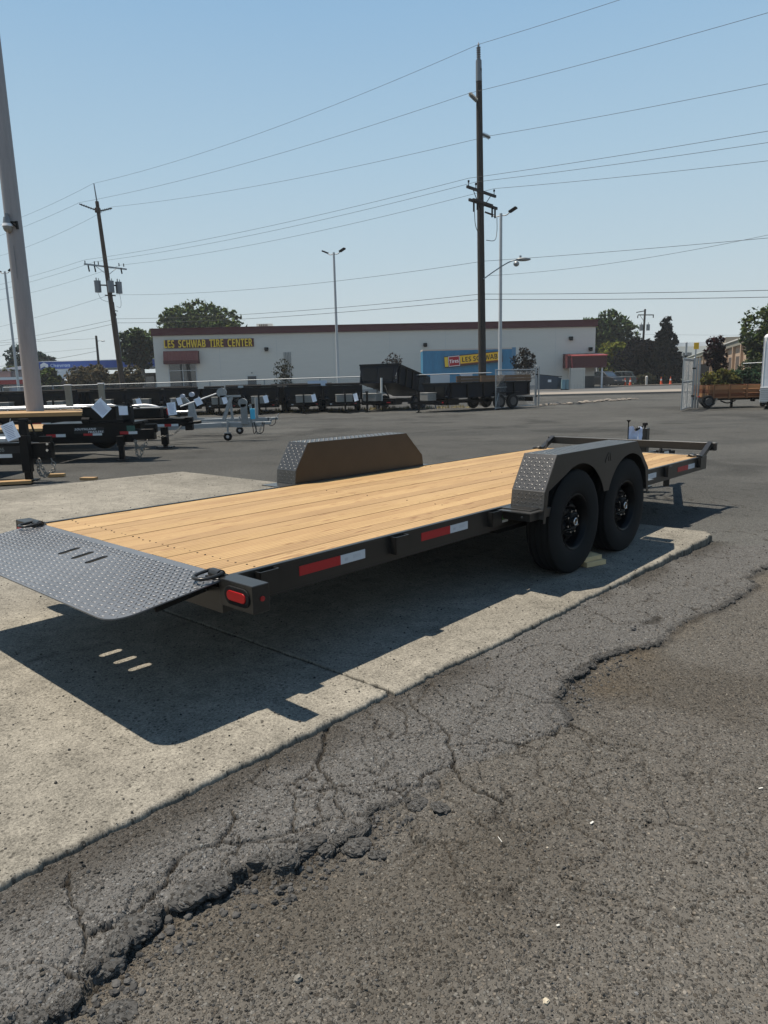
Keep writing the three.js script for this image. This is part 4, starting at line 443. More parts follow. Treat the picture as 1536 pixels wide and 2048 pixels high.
// blue service box with the tire sign
{
  const G = thing('service_container', 'bright blue service container with a red and yellow tire sign', 'container', [4.15, GY, -70], 0.03);
  part('container_body', span(0, 8.7, 0.9, 4.15, -2.4, 0), M.blueBox, G); part('roof_cap', span(-0.02, 8.72, 4.15, 4.28, -2.42, 0.02), std(0.5, 0.42, 0.36, 0.8), G);
  for (let k = 0; k < 9; k++) part('side_panel', span(k * 0.96 + 0.03, k * 0.96 + 0.93, 1.0, 4.08, 0.0, 0.02 + (k % 2) * 0.008), M.blueBox, G);
  part('end_wall', span(8.7, 9.1, 0.9, 4.3, -2.5, 0.01), M.blueBox2, G); part('chassis', [span(0.3, 8.4, 0.45, 0.9, -2.2, -0.2)], M.blackMatte, G); part('leg', span(0.9, 1.1, 0, 0.5, -0.6, -0.4), M.blackMatte, G); part('leg', span(7.6, 7.8, 0, 0.5, -0.6, -0.4), M.blackMatte, G);
  const sign = new THREE.Group(); sign.name = 'tire_sign'; sign.position.set(2.15, 2.55, 0.12); sign.rotation.z = 0.075; sign.rotation.y = -0.05; G.add(sign);
  part('sign_board', span(-0.03, 5.6, -0.04, 1.02, 0, 0.1), std(0.05, 0.03, 0.025, 0.6), sign); part('gold_end', span(0, 0.32, 0.03, 0.95, 0.1, 0.13), M.gold, sign);
  const red = canvasTex(256, 192, (c, w, h) => { c.fillStyle = '#a3121f'; c.fillRect(0, 0, w, h); c.strokeStyle = '#e9e4e0'; c.lineWidth = 10; c.strokeRect(6, 6, w - 12, h - 12); c.fillStyle = '#f1eeea'; c.font = 'bold 92px sans-serif'; c.textAlign = 'center'; c.textBaseline = 'middle'; c.fillText('Tires', w / 2, h / 2, 210); });
  const yel = canvasTex(1024, 192, (c, w, h) => { c.fillStyle = '#e9b41c'; c.fillRect(0, 0, w, h); c.fillStyle = '#8a3a17'; c.fillRect(0, h - 18, w, 18); c.fillStyle = '#141210'; c.font = 'bold 150px sans-serif'; c.textAlign = 'left'; c.textBaseline = 'middle'; c.fillText('LES SCHWAB', 36, h / 2 - 4, 950); });
  const pl = (t, w, h, x, y) => { const g = new THREE.BoxGeometry(w, h, 0.03).translate(x + w / 2, y + h / 2, 0.115); return [g, new THREE.MeshStandardMaterial({ map: t, roughness: 0.6 })]; };
  part('red_panel', ...pl(red, 1.1, 0.96, 0.36, 0.02), sign); part('yellow_panel', ...pl(yel, 4.0, 0.82, 1.5, 0.12), sign);
}
// bins, gate screen and other things beside the shop
{
  const bin = thing('dumpster', 'dark blue dumpster with slanted lids, nearer the yard gate', 'dumpster', [16.3, GY, -73.4]); part('body', extrude([[0, 0.15], [1.8, 0.15], [1.95, 1.35], [0, 1.6]], 1.3).translate(0, 0, -1.3), M.dkBlueBin, bin); part('lid', [bar([0, 1.64, -0.3], [1.95, 1.4, -0.3], 0.6, 0.05), bar([0, 1.66, -0.95], [1.95, 1.42, -0.95], 0.6, 0.05)], M.blackMatte, bin); part('label_plate', span(0.85, 1.2, 0.85, 1.1, 0, 0.01), M.white, bin);
  const b2 = thing('dumpster', 'lower dark dumpster between the blue one and the teal bins', 'dumpster', [17.85, GY, -74.4]); part('body', extrude([[0, 0.1], [0.85, 0.1], [0.95, 1.25], [0, 1.35]], 1.2).translate(0, 0, -1.2), M.dkBlueBin, b2); part('lid', span(-0.04, 1, 1.35, 1.42, -1.2, 0.02), M.blackMatte, b2);
  for (let k = 0; k < 2; k++) { const g = thing('wheelie_bin', k ? 'teal waste bin pressed against the white slatted screen' : 'teal waste bin next to the dark dumpster', 'bin', [18.85 + k * 0.42, GY, -73.6]); part('body', extrude([[-0.16, 0.08], [0.16, 0.08], [0.19, 1], [-0.19, 1]], 0.4).translate(0, 0, -0.4), M.tealBin, g); part('lid', span(-0.2, 0.2, 1, 1.06, -0.42, 0.04), M.tealBin, g); part('wheels', cylX(0.08, 0.4, 0, 0.08, -0.38), M.rubber, g); }
  const sc = thing('slatted_screen', 'white corrugated metal screen under the maroon entrance awning', 'screen', [19.42, GY, -73.2]); for (let k = 0; k < 10; k++) part('slat', span(k * 0.148, k * 0.148 + 0.12, 0.1, 2.2, 0, 0.04 + (k % 2) * 0.03), std(0.52, 0.5, 0.45, 0.6), sc); part('screen_rail', [span(-0.05, 1.52, 0.4, 0.48, -0.05, 0), span(-0.05, 1.52, 1.85, 1.93, -0.05, 0)], M.grey, sc); part('screen_post', [span(-0.12, -0.03, 0, 2.25, -0.06, 0.06)], M.grey, sc);
}
// ---------- foliage ----------
const leafMat = new THREE.MeshPhysicalMaterial({ roughness: 0.95, side: THREE.DoubleSide, vertexColors: true, transmission: 0.5, thickness: 0, specularIntensity: 0.3 });
function crown(blobs, n, size, col, seed, squash = 1) { // leaf clumps spread through uneven lobes; each clump a bent quad
  const R = rng(seed), tot = blobs.reduce((s, b) => s + b[3] * b[3], 0), P = [], N = [], C = [];
  for (const [bx, by, bz, br] of blobs) { const m = Math.round(n * br * br / tot); for (let k = 0; k < m; k++) {
    const th = R() * 6.2832, cz = 2 * R() - 1, s = Math.sqrt(1 - cz * cz), bump = 0.78 + 0.42 * vn(th * 1.9 + seed, cz * 2.6 + seed * 3), rr = br * bump * (R() < 0.72 ? 0.86 + 0.2 * R() : Math.cbrt(R())), x = bx + Math.cos(th) * s * rr, y = by + cz * rr * squash, z = bz + Math.sin(th) * s * rr;
    const q = size * (0.55 + 0.9 * R()), u = new THREE.Vector3(R() - 0.5, R() - 0.5, R() - 0.5).normalize(), v = new THREE.Vector3(R() - 0.5, R() - 0.5, R() - 0.5).cross(u).normalize(), w = new THREE.Vector3().crossVectors(u, v), t = (0.6 + 0.75 * R()) * 5.4, hue = R(), c = [col[0] * t * (0.85 + 0.35 * hue), col[1] * t, col[2] * t * (0.8 + 0.4 * (1 - hue))];
    const a = [x - u.x * q, y - u.y * q, z - u.z * q], b = [x + v.x * q * 0.5 + w.x * q * 0.15, y + v.y * q * 0.5 + w.y * q * 0.15, z + v.z * q * 0.5 + w.z * q * 0.15], d = [x + u.x * q, y + u.y * q, z + u.z * q], e = [x - v.x * q * 0.5 + w.x * q * 0.15, y - v.y * q * 0.5 + w.y * q * 0.15, z - v.z * q * 0.5 + w.z * q * 0.15];
    for (const p of [a, b, d, a, d, e]) { P.push(...p); C.push(...c); } for (let i = 0; i < 6; i++) N.push(w.x, w.y, w.z);
  } }
  const g = new THREE.BufferGeometry(); g.setAttribute('position', new THREE.Float32BufferAttribute(P, 3)); g.setAttribute('normal', new THREE.Float32BufferAttribute(N, 3)); g.setAttribute('color', new THREE.Float32BufferAttribute(C, 3)); g.setAttribute('uv', new THREE.Float32BufferAttribute(new Float32Array(P.length / 3 * 2), 2)); return g;
}
function tree(name, label, cat, base, h, rad, opt = {}) {
  const { n = 5200, leaf = 0.32, col = [0.05, 0.075, 0.028], seed = 1, trunkH = 0.3, lobes = 11, squash = 0.9, kind = 'round', group } = opt; const R = rng(seed * 77 + 5), G = thing(name, label, cat, base, 0, group), blobs = [];
  const y0 = h * trunkH;
  if (kind === 'cone') for (let k = 0; k < lobes; k++) { const t = k / (lobes - 1), r = rad * (1 - t * 0.82) * 0.62, a = k * 2.4; blobs.push([Math.cos(a) * r * 0.55, y0 + (h - y0) * t * 0.93, Math.sin(a) * r * 0.55, r]); }
  else for (let k = 0; k < lobes; k++) { const a = k * 2.399, t = (k + 0.5) / lobes, q = Math.sqrt(1 - Math.pow(2 * t - 0.9, 2) * 0.72), r = rad * (0.34 + 0.22 * R()); blobs.push([Math.cos(a) * rad * 0.62 * q * (0.5 + 0.6 * R()), y0 + (h - y0) * (0.16 + 0.7 * t), Math.sin(a) * rad * 0.62 * q * (0.5 + 0.6 * R()), r]); }
  part('crown', crown(blobs, n, leaf, col, seed, squash), leafMat, G);
  const br = [rod([0, -0.2, 0], [0.05 * rad, h * (trunkH + 0.12), 0], h * 0.022 + 0.05, h * 0.013 + 0.02, 9)]; for (const b of blobs) br.push(rod([0.03 * rad, h * (trunkH * 0.9), 0], [b[0], b[1], b[2]], h * 0.009 + 0.015, 0.015, 5)); part('trunk', br, M.bark, G); return G;
}
function gm(px, z) { return [px[0], GY, z]; }
tree('broadleaf_tree', 'big green tree rising behind the left half of the tire shop roof', 'tree', [-30, GY, -118], 13.4, 8.6, { n: 8000, leaf: 0.45, seed: 3, trunkH: 0.2, lobes: 16, squash: 0.72 });
tree('broadleaf_tree', 'green tree standing just left of the tire shop end wall', 'tree', [-33.6, GY, -100], 9.2, 2.5, { n: 3400, leaf: 0.31, col: [0.055, 0.082, 0.038], seed: 5, trunkH: 0.42, lobes: 12 });
tree('broadleaf_tree', 'round green tree behind the right end of the tire shop', 'tree', [36.2, GY, -116], 10.4, 5.0, { n: 6000, leaf: 0.4, col: [0.05, 0.08, 0.03], seed: 7, trunkH: 0.15, lobes: 12 });
tree('willow_tree', 'yellow-green drooping tree left of the dark plum trees', 'tree', [32.6, GY, -100], 5.9, 2.6, { n: 4200, leaf: 0.3, col: [0.12, 0.14, 0.03], seed: 9, trunkH: 0.12, lobes: 9 });
tree('plum_tree', 'dark purple plum tree below the far utility pole', 'tree', [34.4, GY, -95.5], 5.9, 2.5, { n: 5200, leaf: 0.26, col: [0.007, 0.006, 0.008], seed: 11, trunkH: 0.16, lobes: 10 });
tree('plum_tree', 'tallest dark purple plum tree with a pointed ragged top', 'tree', [37.6, GY, -95], 9.0, 3.2, { n: 7000, leaf: 0.28, col: [0.007, 0.008, 0.007], seed: 13, trunkH: 0.12, lobes: 14, kind: 'cone' });
tree('small_tree', 'small dark tree in front of the beige building', 'tree', [46.0, GY, -130], 7.0, 3.2, { n: 2600, leaf: 0.4, col: [0.03, 0.036, 0.024], seed: 15, lobes: 8 });
tree('plum_tree', 'young purple-leaved street tree in front of the beige warehouse', 'tree', [22.6, GY, -48.5], 4.1, 0.85, { n: 1100, leaf: 0.13, col: [0.035, 0.02, 0.024], seed: 17, trunkH: 0.32, lobes: 9 });
tree('broadleaf_tree', 'large green tree at the right edge behind the white trailer', 'tree', [32.2, GY, -57], 6.4, 3.2, { n: 9000, leaf: 0.2, col: [0.055, 0.08, 0.028], seed: 19, trunkH: 0.1, lobes: 16 });
const shrub = (label, base, h, r, o) => tree('shrub', label, 'shrub', base, h, r, { n: 1700, leaf: 0.14, trunkH: 0.04, lobes: 7, ...o });
shrub('dark green juniper behind the wood-sided trailer', [27.2, GY, -51], 2.2, 1.9, { seed: 21, col: [0.035, 0.055, 0.03], n: 2600 });
shrub('bright green shrub beside the young purple tree', [22.4, GY, -47], 1.55, 1.25, { seed: 22, col: [0.085, 0.09, 0.025] });
shrub('dark evergreen shrub behind the tailboard of the wood trailer', [25.0, GY, -49], 1.5, 1.3, { seed: 23, col: [0.03, 0.06, 0.035] });
shrub('yellow-green shrub between the orange cones across the street', [36.9, GY, -93.5], 0.9, 0.8, { seed: 24, col: [0.14, 0.13, 0.03] });
shrub('grey-green shrub left of the orange cones', [34.6, GY, -93], 1.3, 1.2, { seed: 25, col: [0.07, 0.075, 0.05] });
tree('young_tree', 'sprawling young tree against the cream wall near the conduits', 'tree', [-9.7, GY, -72], 3.9, 1.2, { n: 520, leaf: 0.13, col: [0.035, 0.04, 0.025], seed: 31, trunkH: 0.1, lobes: 7 });
tree('young_tree', 'thin young tree showing above the raised dump bed', 'tree', [1.3, GY, -68], 4.0, 0.95, { n: 330, leaf: 0.12, col: [0.04, 0.035, 0.03], seed: 33, trunkH: 0.4, lobes: 7 });
tree('young_tree', 'dark young tree by the right end of the blue container', 'tree', [13.0, GY, -64], 4.2, 1.2, { n: 900, leaf: 0.14, col: [0.025, 0.024, 0.022], seed: 35, trunkH: 0.28, lobes: 8 });
tree('conifer', 'dark blue-green conifer between the big lamp pole and the blue canopy', 'tree', [-62, GY, -128], 7.6, 4.6, { n: 5200, leaf: 0.4, col: [0.022, 0.04, 0.036], seed: 41, trunkH: 0.05, lobes: 10, squash: 1.1 });
tree('broadleaf_tree', 'grey-green tree at the far left edge', 'tree', [-72, GY, -122], 7.2, 4.2, { n: 3200, leaf: 0.42, col: [0.05, 0.062, 0.035], seed: 43, trunkH: 0.1, lobes: 9 });
tree('broadleaf_tree', 'low green tree just left of the big lamp pole', 'tree', [-58, GY, -112], 4.3, 3.6, { n: 3000, leaf: 0.34, col: [0.06, 0.072, 0.025], seed: 45, trunkH: 0.05, lobes: 9 });
tree('broadleaf_tree', 'small bright green tree beside the red-roofed restaurant', 'tree', [-42.5, GY, -92], 3.9, 1.9, { n: 2200, leaf: 0.26, col: [0.055, 0.08, 0.025], seed: 47, trunkH: 0.08, lobes: 8 });
tree('olive_tree', 'wide olive-grey tree in front of the blue gas canopy', 'tree', [-34.0, GY, -84], 3.6, 3.0, { n: 3800, leaf: 0.24, col: [0.075, 0.07, 0.05], seed: 49, trunkH: 0.1, lobes: 11 });
tree('olive_tree', 'olive-grey tree under the leaning utility pole', 'tree', [-29.0, GY, -82], 3.2, 2.2, { n: 3000, leaf: 0.22, col: [0.07, 0.068, 0.048], seed: 51, trunkH: 0.08, lobes: 9 });
// ---------- far buildings ----------
{
  const G = thing('gas_station', 'gas station with a bright blue canopy left of the tire shop', 'gas station', [-44, GY, -112], 0.0);
  part('canopy', span(-14.2, 13.5, 4.3, 4.5, -12, 0.1), M.pale, G); part('fascia', span(-9.5, 13.6, 4.4, 5.5, 0.1, 0.3), M.chevBlue, G);
  part('canopy_roof', bar([-15.2, 4.25, -3], [-9.6, 4.9, -3], 8, 0.5), M.white, G); part('trim', span(-9.5, 13.6, 5.5, 5.6, 0.05, 0.34), M.white, G); part('trim', span(-9.5, 13.6, 4.2, 4.4, 0.05, 0.32), M.grey, G);
  for (const x of [-7.6, -2, 5.5, 11.5]) part('canopy_column', span(x, x + 0.5, 0, 4.3, -4, -3.5), M.grey, G);
  const t = canvasTex(512, 96, (c, w, h) => { c.fillStyle = '#123a80'; c.fillRect(0, 0, w, h); c.fillStyle = '#93a2b8'; c.font = 'bold 64px sans-serif'; c.textBaseline = 'middle'; c.fillText('Chevron', 10, h / 2 + 4, 400); });
  part('canopy_name', new THREE.BoxGeometry(6.2, 0.98, 0.04).translate(-4.2, 4.95, 0.33), new THREE.MeshStandardMaterial({ map: t, roughness: 0.5 }), G); part('canopy_emblem', extrude([[-8.6, 4.5], [-8.0, 4.8], [-7.4, 4.5], [-7.4, 5.1], [-8, 5.42], [-8.6, 5.1]], 0.05).translate(-0.1, 0, 0.3), M.white, G);
  part('store', span(-3, 13, 0, 3.6, -14, -9), std(0.16, 0.16, 0.16, 0.7), G); for (let k = 0; k < 5; k++) part('store_window', span(-2.4 + k * 3, -0.2 + k * 3, 0.8, 3, -9, -8.94), M.glass, G); for (let k = 0; k < 3; k++) part('pump', span(-5.6 + k * 5, -4.9 + k * 5, 0, 1.9, -3.2, -2.6), M.white, G);
}
{
  const G = thing('restaurant', 'low restaurant with red band and brown roof beside the conifer', 'restaurant', [-58.5, GY, -108]);
  part('wall', span(-1, 8.5, 0, 2.6, -9, 0), std(0.3, 0.29, 0.32, 0.8), G); part('red_band', span(-1.4, 7.6, 2.2, 2.85, 0, 0.6), M.red, G); part('white_band', span(-1.6, 8.8, 2.85, 3.25, -0.4, 0.7), M.white, G); part('roof', [span(-1.4, 3, 3.25, 4.15, -8, 0.2)], std(0.22, 0.14, 0.13, 0.8), G); part('roof', [span(3, 7.6, 3.25, 4.2, -8, -0.1)], std(0.09, 0.08, 0.085, 0.8), G); part('white_parapet', span(7.7, 14, 2.9, 4.25, -7, -1), M.white, G);
  for (let k = 0; k < 5; k++) part('window', span(-0.6 + k * 1.75, 0.7 + k * 1.75, 0.4, 2.1, 0, 0.06), k % 2 ? M.glass : std(0.3, 0.34, 0.42, 0.4), G); part('sign_pole', rod([-2.4, 0, 1], [-2.6, 9.6, 1], 0.14), M.white, G); part('pole_lamp', box(1.4, 0.2, 0.5, -2.6, 9.6, 1), M.black, G);
}
{
  const G = thing('shed', 'pale low shed at the left edge behind the trailers', 'shed', [-68, GY, -100]); part('wall', span(0, 7, 0, 3.1, -5, 0), M.pale, G); part('roof', bar([-0.2, 3.2, -2.5], [7.2, 3.3, -2.5], 5.4, 0.18), M.white, G); part('door', span(2, 3.2, 0, 2.3, 0, 0.05), M.grey, G); part('window', span(4.5, 5.8, 1.2, 2.2, 0, 0.05), M.glass, G);
}
{ // long warehouse on the right, running away from the viewer
  const G = thing('warehouse', 'long beige warehouse with flat grey roof edge on the right', 'building', [35.6, GY, -72], 0); G.rotation.y = Math.atan2(128, 47); const L = 137, H = 4.4;
  part('wall', span(-8, L, 0, H - 0.5, 0, 22), M.beige, G); part('parapet', span(-8.1, L + 0.1, H - 0.5, H, -0.25, 22), std(0.2, 0.19, 0.15, 0.8), G); part('roof_edge', span(-8.2, L + 0.2, H, H + 0.12, -0.35, 22.2), M.pale, G);
  for (let k = 0; k < 22; k++) part('pilaster', span(-6 + k * 6.4, -5.4 + k * 6.4, 0, H - 0.5, -0.25, 0), std(0.36, 0.25, 0.17, 0.9), G); for (let k = 0; k < 20; k++) part('window', span(-4.6 + k * 6.4, -1 + k * 6.4, 1.1, 2.9, -0.08, 0), std(0.1, 0.075, 0.06, 0.4), G);
  part('rooftop_unit', span(42, 47, H, H + 2.2, 3, 9), std(0.2, 0.17, 0.13, 0.8), G); part('rooftop_unit', span(7, 10, H, H + 1.6, 3, 6), std(0.15, 0.15, 0.15, 0.8), G); part('rooftop_unit', span(2.4, 4.6, H, H + 1.5, 3, 5), std(0.15, 0.15, 0.15, 0.8), G);
  const g2 = thing('white_building', 'pale building with white roof far behind the plum trees', 'building', [66, GY, -170]); part('wall', span(0, 22, 0, 7.4, -10, 0), M.pale, g2); part('roof', span(-0.3, 22.3, 7.4, 8.3, -10.3, 0.3), M.white, g2); for (let k = 0; k < 5; k++) part('window', span(1.5 + k * 4, 3.6 + k * 4, 4, 6, 0, 0.06), M.glass, g2);
  const g3 = thing('dark_hoarding', 'dark grey screen wall behind the gate, under the beige building', 'wall', [43.5, GY, -98], -0.15); part('panel', span(0, 3.2, 0, 2.4, -0.2, 0), std(0.045, 0.047, 0.055, 0.7), g3); part('panel', span(3.25, 6.2, 0, 2.4, -0.2, 0), std(0.045, 0.047, 0.055, 0.7), g3); part('coping', span(-0.1, 6.3, 2.4, 2.5, -0.25, 0.05), M.blackMatte, g3);
}
// cars parked by the street
function makeCar(name, label, cat, pos, turn, col, tall = 1, group) {
  const G = thing(name, label, cat, pos, turn, group), paint = std(...col, 0.3, 0.2), h = tall;
  const body = extrude([[-2.2, 0.32], [-2.25, 0.75], [-2.1, 0.98 * h], [-1.0, 1.02 * h], [1.1, 1.02 * h], [2.1, 0.9 * h], [2.28, 0.6], [2.25, 0.3]], 1.72, [], 0.04).translate(0, 0, -0.86); part('body', body, paint, G);
  part('cabin', extrude([[-2.0, 0.98 * h], [-1.7, 1.5 * h], [-1.2, 1.6 * h], [0.3, 1.58 * h], [1.15, 1.02 * h]], 1.5, [], 0.03).translate(0, 0, -0.75), paint, G);
  for (const s of [-1, 1]) { part('side_window', extrude([[-1.75, 1.06 * h], [-1.55, 1.44 * h], [-0.5, 1.5 * h], [-0.5, 1.06 * h]], 0.01).translate(0, 0, s * 0.785 - 0.005), M.glass, G); part('side_window', extrude([[-0.42, 1.06 * h], [-0.42, 1.5 * h], [0.24, 1.48 * h], [0.86, 1.06 * h]], 0.01).translate(0, 0, s * 0.785 - 0.005), M.glass, G); }
  part('windscreen', bar([0.4, 1.53 * h, 0], [1.12, 1.07 * h, 0], 1.36, 0.02), M.glass, G); part('rear_window', bar([-1.77, 1.46 * h, 0], [-2.02, 1.04 * h, 0], 1.3, 0.02), M.glass, G);
  for (const x of [-1.4, 1.4]) for (const s of [-1, 1]) { const w = new THREE.Group(); w.name = 'wheel'; w.position.set(x, 0.33, s * 0.8); G.add(w); part('tyre', new THREE.TorusGeometry(0.25, 0.09, 10, 24), M.rubber, w); part('rim', cylZ(0.19, 0.14, 0, 0, 0, 16), M.alu, w); }
  for (const s of [-1, 1]) { part('headlight', rbox(0.08, 0.14, 0.34, 2.27, 0.72, s * 0.62, 0.03), M.chrome, G); part('tail_light', rbox(0.06, 0.2, 0.22, -2.28, 0.8, s * 0.7, 0.02), M.red, G); } return G;
}
makeCar('parked_car', 'dark pickup-like car nose out beside the shop entrance', 'car', [28.0, GY, -89], -1.1, [0.03, 0.032, 0.036], 1.15);
makeCar('parked_car', 'grey-green SUV in front of the yellow-green tree', 'car', [30.9, GY, -93], 2.75, [0.08, 0.1, 0.1], 1.12);
makeCar('parked_car', 'pale car half hidden behind the grey-green SUV', 'car', [33.6, GY, -98], 2.9, [0.2, 0.19, 0.17], 1.05);
makeCar('parked_car', 'white car left of the two under the blue gas canopy', 'car', [-40.5, GY, -101], 0.1, [0.72, 0.73, 0.74], 1.3);
makeCar('parked_car', 'white car nearest the tire shop under the blue gas canopy', 'car', [-35.0, GY, -101], 0.1, [0.72, 0.73, 0.74], 1.3);
{ const G = thing('box_truck', 'black box truck with white roof edge beside the shop entrance', 'truck', [32.3, GY, -101], 0.1); part('cargo_box', rbox(3.0, 2.6, 6, 0, 2.1, -3, 0.08), std(0.02, 0.024, 0.03, 0.4), G); part('roof', rbox(3.1, 0.16, 6.1, 0, 3.48, -3, 0.05), M.white, G); part('roof_vent', rbox(0.9, 0.25, 0.9, -0.6, 3.66, -2, 0.06), M.white, G); part('mirror_post', span(-1.9, -1.75, 0.6, 3.2, -0.2, 0), M.white, G); part('cab', rbox(2.4, 1.5, 1.6, 0, 1.2, 0.6, 0.2), std(0.03, 0.033, 0.04, 0.3), G); part('bumper', span(-1.25, 1.25, 0.35, 0.6, 1.35, 1.5), M.chrome, G); for (const x of [-0.95, 0.95]) { part('wheel', cylX(0.42, 0.28, x, 0.42, 0.6), M.rubber, G); part('wheel', cylX(0.42, 0.28, x, 0.42, -4.6), M.rubber, G); } }
// street cones
const coneG = (label, pos, first) => { if (first) { const c = copyThing(first, 'traffic_cone', label, pos, 0); return c; } const G = thing('traffic_cone', label, 'traffic cone', pos, 0); part('base', rbox(0.5, 0.05, 0.5, 0, 0.03, 0, 0.02), M.orange, G); part('cone', new THREE.CylinderGeometry(0.04, 0.17, 0.95, 16).translate(0, 0.52, 0), M.orange, G); part('white_collar', new THREE.CylinderGeometry(0.085, 0.115, 0.2, 16).translate(0, 0.62, 0), M.white, G); return G; };
const cone1 = coneG('orange cone, right one of the pair by the yellow-green shrub', [37.3, GY, -92]); coneG('orange cone, left one of the pair by the yellow-green shrub', [36.3, GY, -92.5], cone1); coneG('faded cone nearest the grey-green SUV at the street kerb', [29.9, GY, -87.5], cone1); coneG('faded cone right of the SUV at the street kerb', [30.9, GY, -88.5], cone1);
{ const G = thing('bollard', 'pale short bollard on the verge under the plum trees', 'bollard', [34.2, GY, -92]); part('post', cylY(0.16, 1.0, 0, 0.5, 0), M.pale, G); part('cap', new THREE.SphereGeometry(0.16, 12, 8).translate(0, 1, 0), M.pale, G); }
// ---------- poles, lamps and wires ----------
function insulator(parent, a, b, mat = M.insul) { const A = V(a), B = V(b), gs = [rod(a, b, 0.05)]; for (let k = 1; k < 7; k++) { const p = A.clone().lerp(B, k / 7); const d = B.clone().sub(A).normalize(); const g = new THREE.CylinderGeometry(0.11, 0.11, 0.035, 12); g.applyQuaternion(new THREE.Quaternion().setFromUnitVectors(new THREE.Vector3(0, 1, 0), d)); gs.push(g.translate(p.x, p.y, p.z)); } return part('insulator', gs, mat, parent); }
{
  const G = thing('utility_pole', 'tall dark utility pole in front of the blue container', 'utility pole', [5.7, GY, -40]);
  part('shaft', rod([0, 0, 0], [-0.22, 17.2, 0], 0.225, 0.155, 14), M.poleWood, G); part('steel_sleeve', rod([-0.215, 16.6, 0], [-0.23, 17.6, 0], 0.165, 0.15, 14), M.transformer, G); insulator(G, [-0.23, 17.55, 0], [-0.24, 18.3, 0], M.transformer); part('top_cap', new THREE.ConeGeometry(0.06, 0.16, 10).translate(-0.24, 18.4, 0), M.transformer, G);
  insulator(G, [-0.3, 15.65, 0.05], [-0.78, 15.9, 0.45]); insulator(G, [-0.05, 14.1, -0.05], [0.4, 13.92, -0.1]);
  const arm = (y, l, r, name) => part(name, bar([-l * 0.64, y + 0.0, l * 0.77], [r * 0.64, y, -r * 0.77], 0.1, 0.13), M.poleWood, G);
  arm(11.22, 1.55, 1.3, 'crossarm'); arm(10.62, 1.35, 1.45, 'crossarm'); part('crossarm', bar([-1.0 * 0.64, 10.66, 0.77 + 0.1], [0.95 * 0.64, 10.66, -0.73 + 0.1], 0.1, 0.13), M.poleWood, G);
  for (const t of [-1.4, -0.7, 1.15]) part('pin_insulator', [cylY(0.02, 0.2, t * 0.64, 11.38, -t * 0.77), cylY(0.05, 0.1, t * 0.64, 11.5, -t * 0.77, 10)], M.blackMatte, G);
  part('brace', [rod([-0.6, 11.15, 0.7], [-0.13, 10.3, 0.1], 0.02), rod([0.5, 11.15, -0.6], [-0.1, 10.3, -0.1], 0.02)], M.blackMatte, G);
  for (const [t, d] of [[-0.9, 0.45], [-0.55, 0.3], [0.95, 0.45], [1.25, 0.45]]) part('hanging_insulator', rod([t * 0.64, 10.55, -t * 0.77], [t * 0.64, 10.55 - d, -t * 0.77], 0.05), M.blackMatte, G);
  part('jumper_wire', tube([[-0.55, 10.1, 0.7], [-0.45, 9.4, 0.5], [-0.15, 8.9, 0.2]], 0.018, 12, 5), M.wire, G); part('jumper_wire', tube([[0.15, 8.75, 0.2], [0.6, 8.75, 0], [0.85, 9.3, -0.6], [0.9, 10.1, -0.9]], 0.018, 14, 5), M.wire, G);
  part('lamp_arm', tube([[0.0, 6.75, 0.2], [0.6, 7.15, 0.2], [1.45, 7.62, 0.2], [1.95, 7.72, 0.2]], 0.035, 20, 6), M.galv, G); part('street_lamp_head', [new THREE.SphereGeometry(0.2, 12, 8).scale(2.1, 0.5, 0.9).translate(2.15, 7.72, 0.2), cylY(0.06, 0.12, 2.0, 7.86, 0.2, 10), new THREE.SphereGeometry(0.16, 10, 8).scale(1, 0.9, 1).translate(1.78, 7.5, 0.2)], M.galv, G);
}
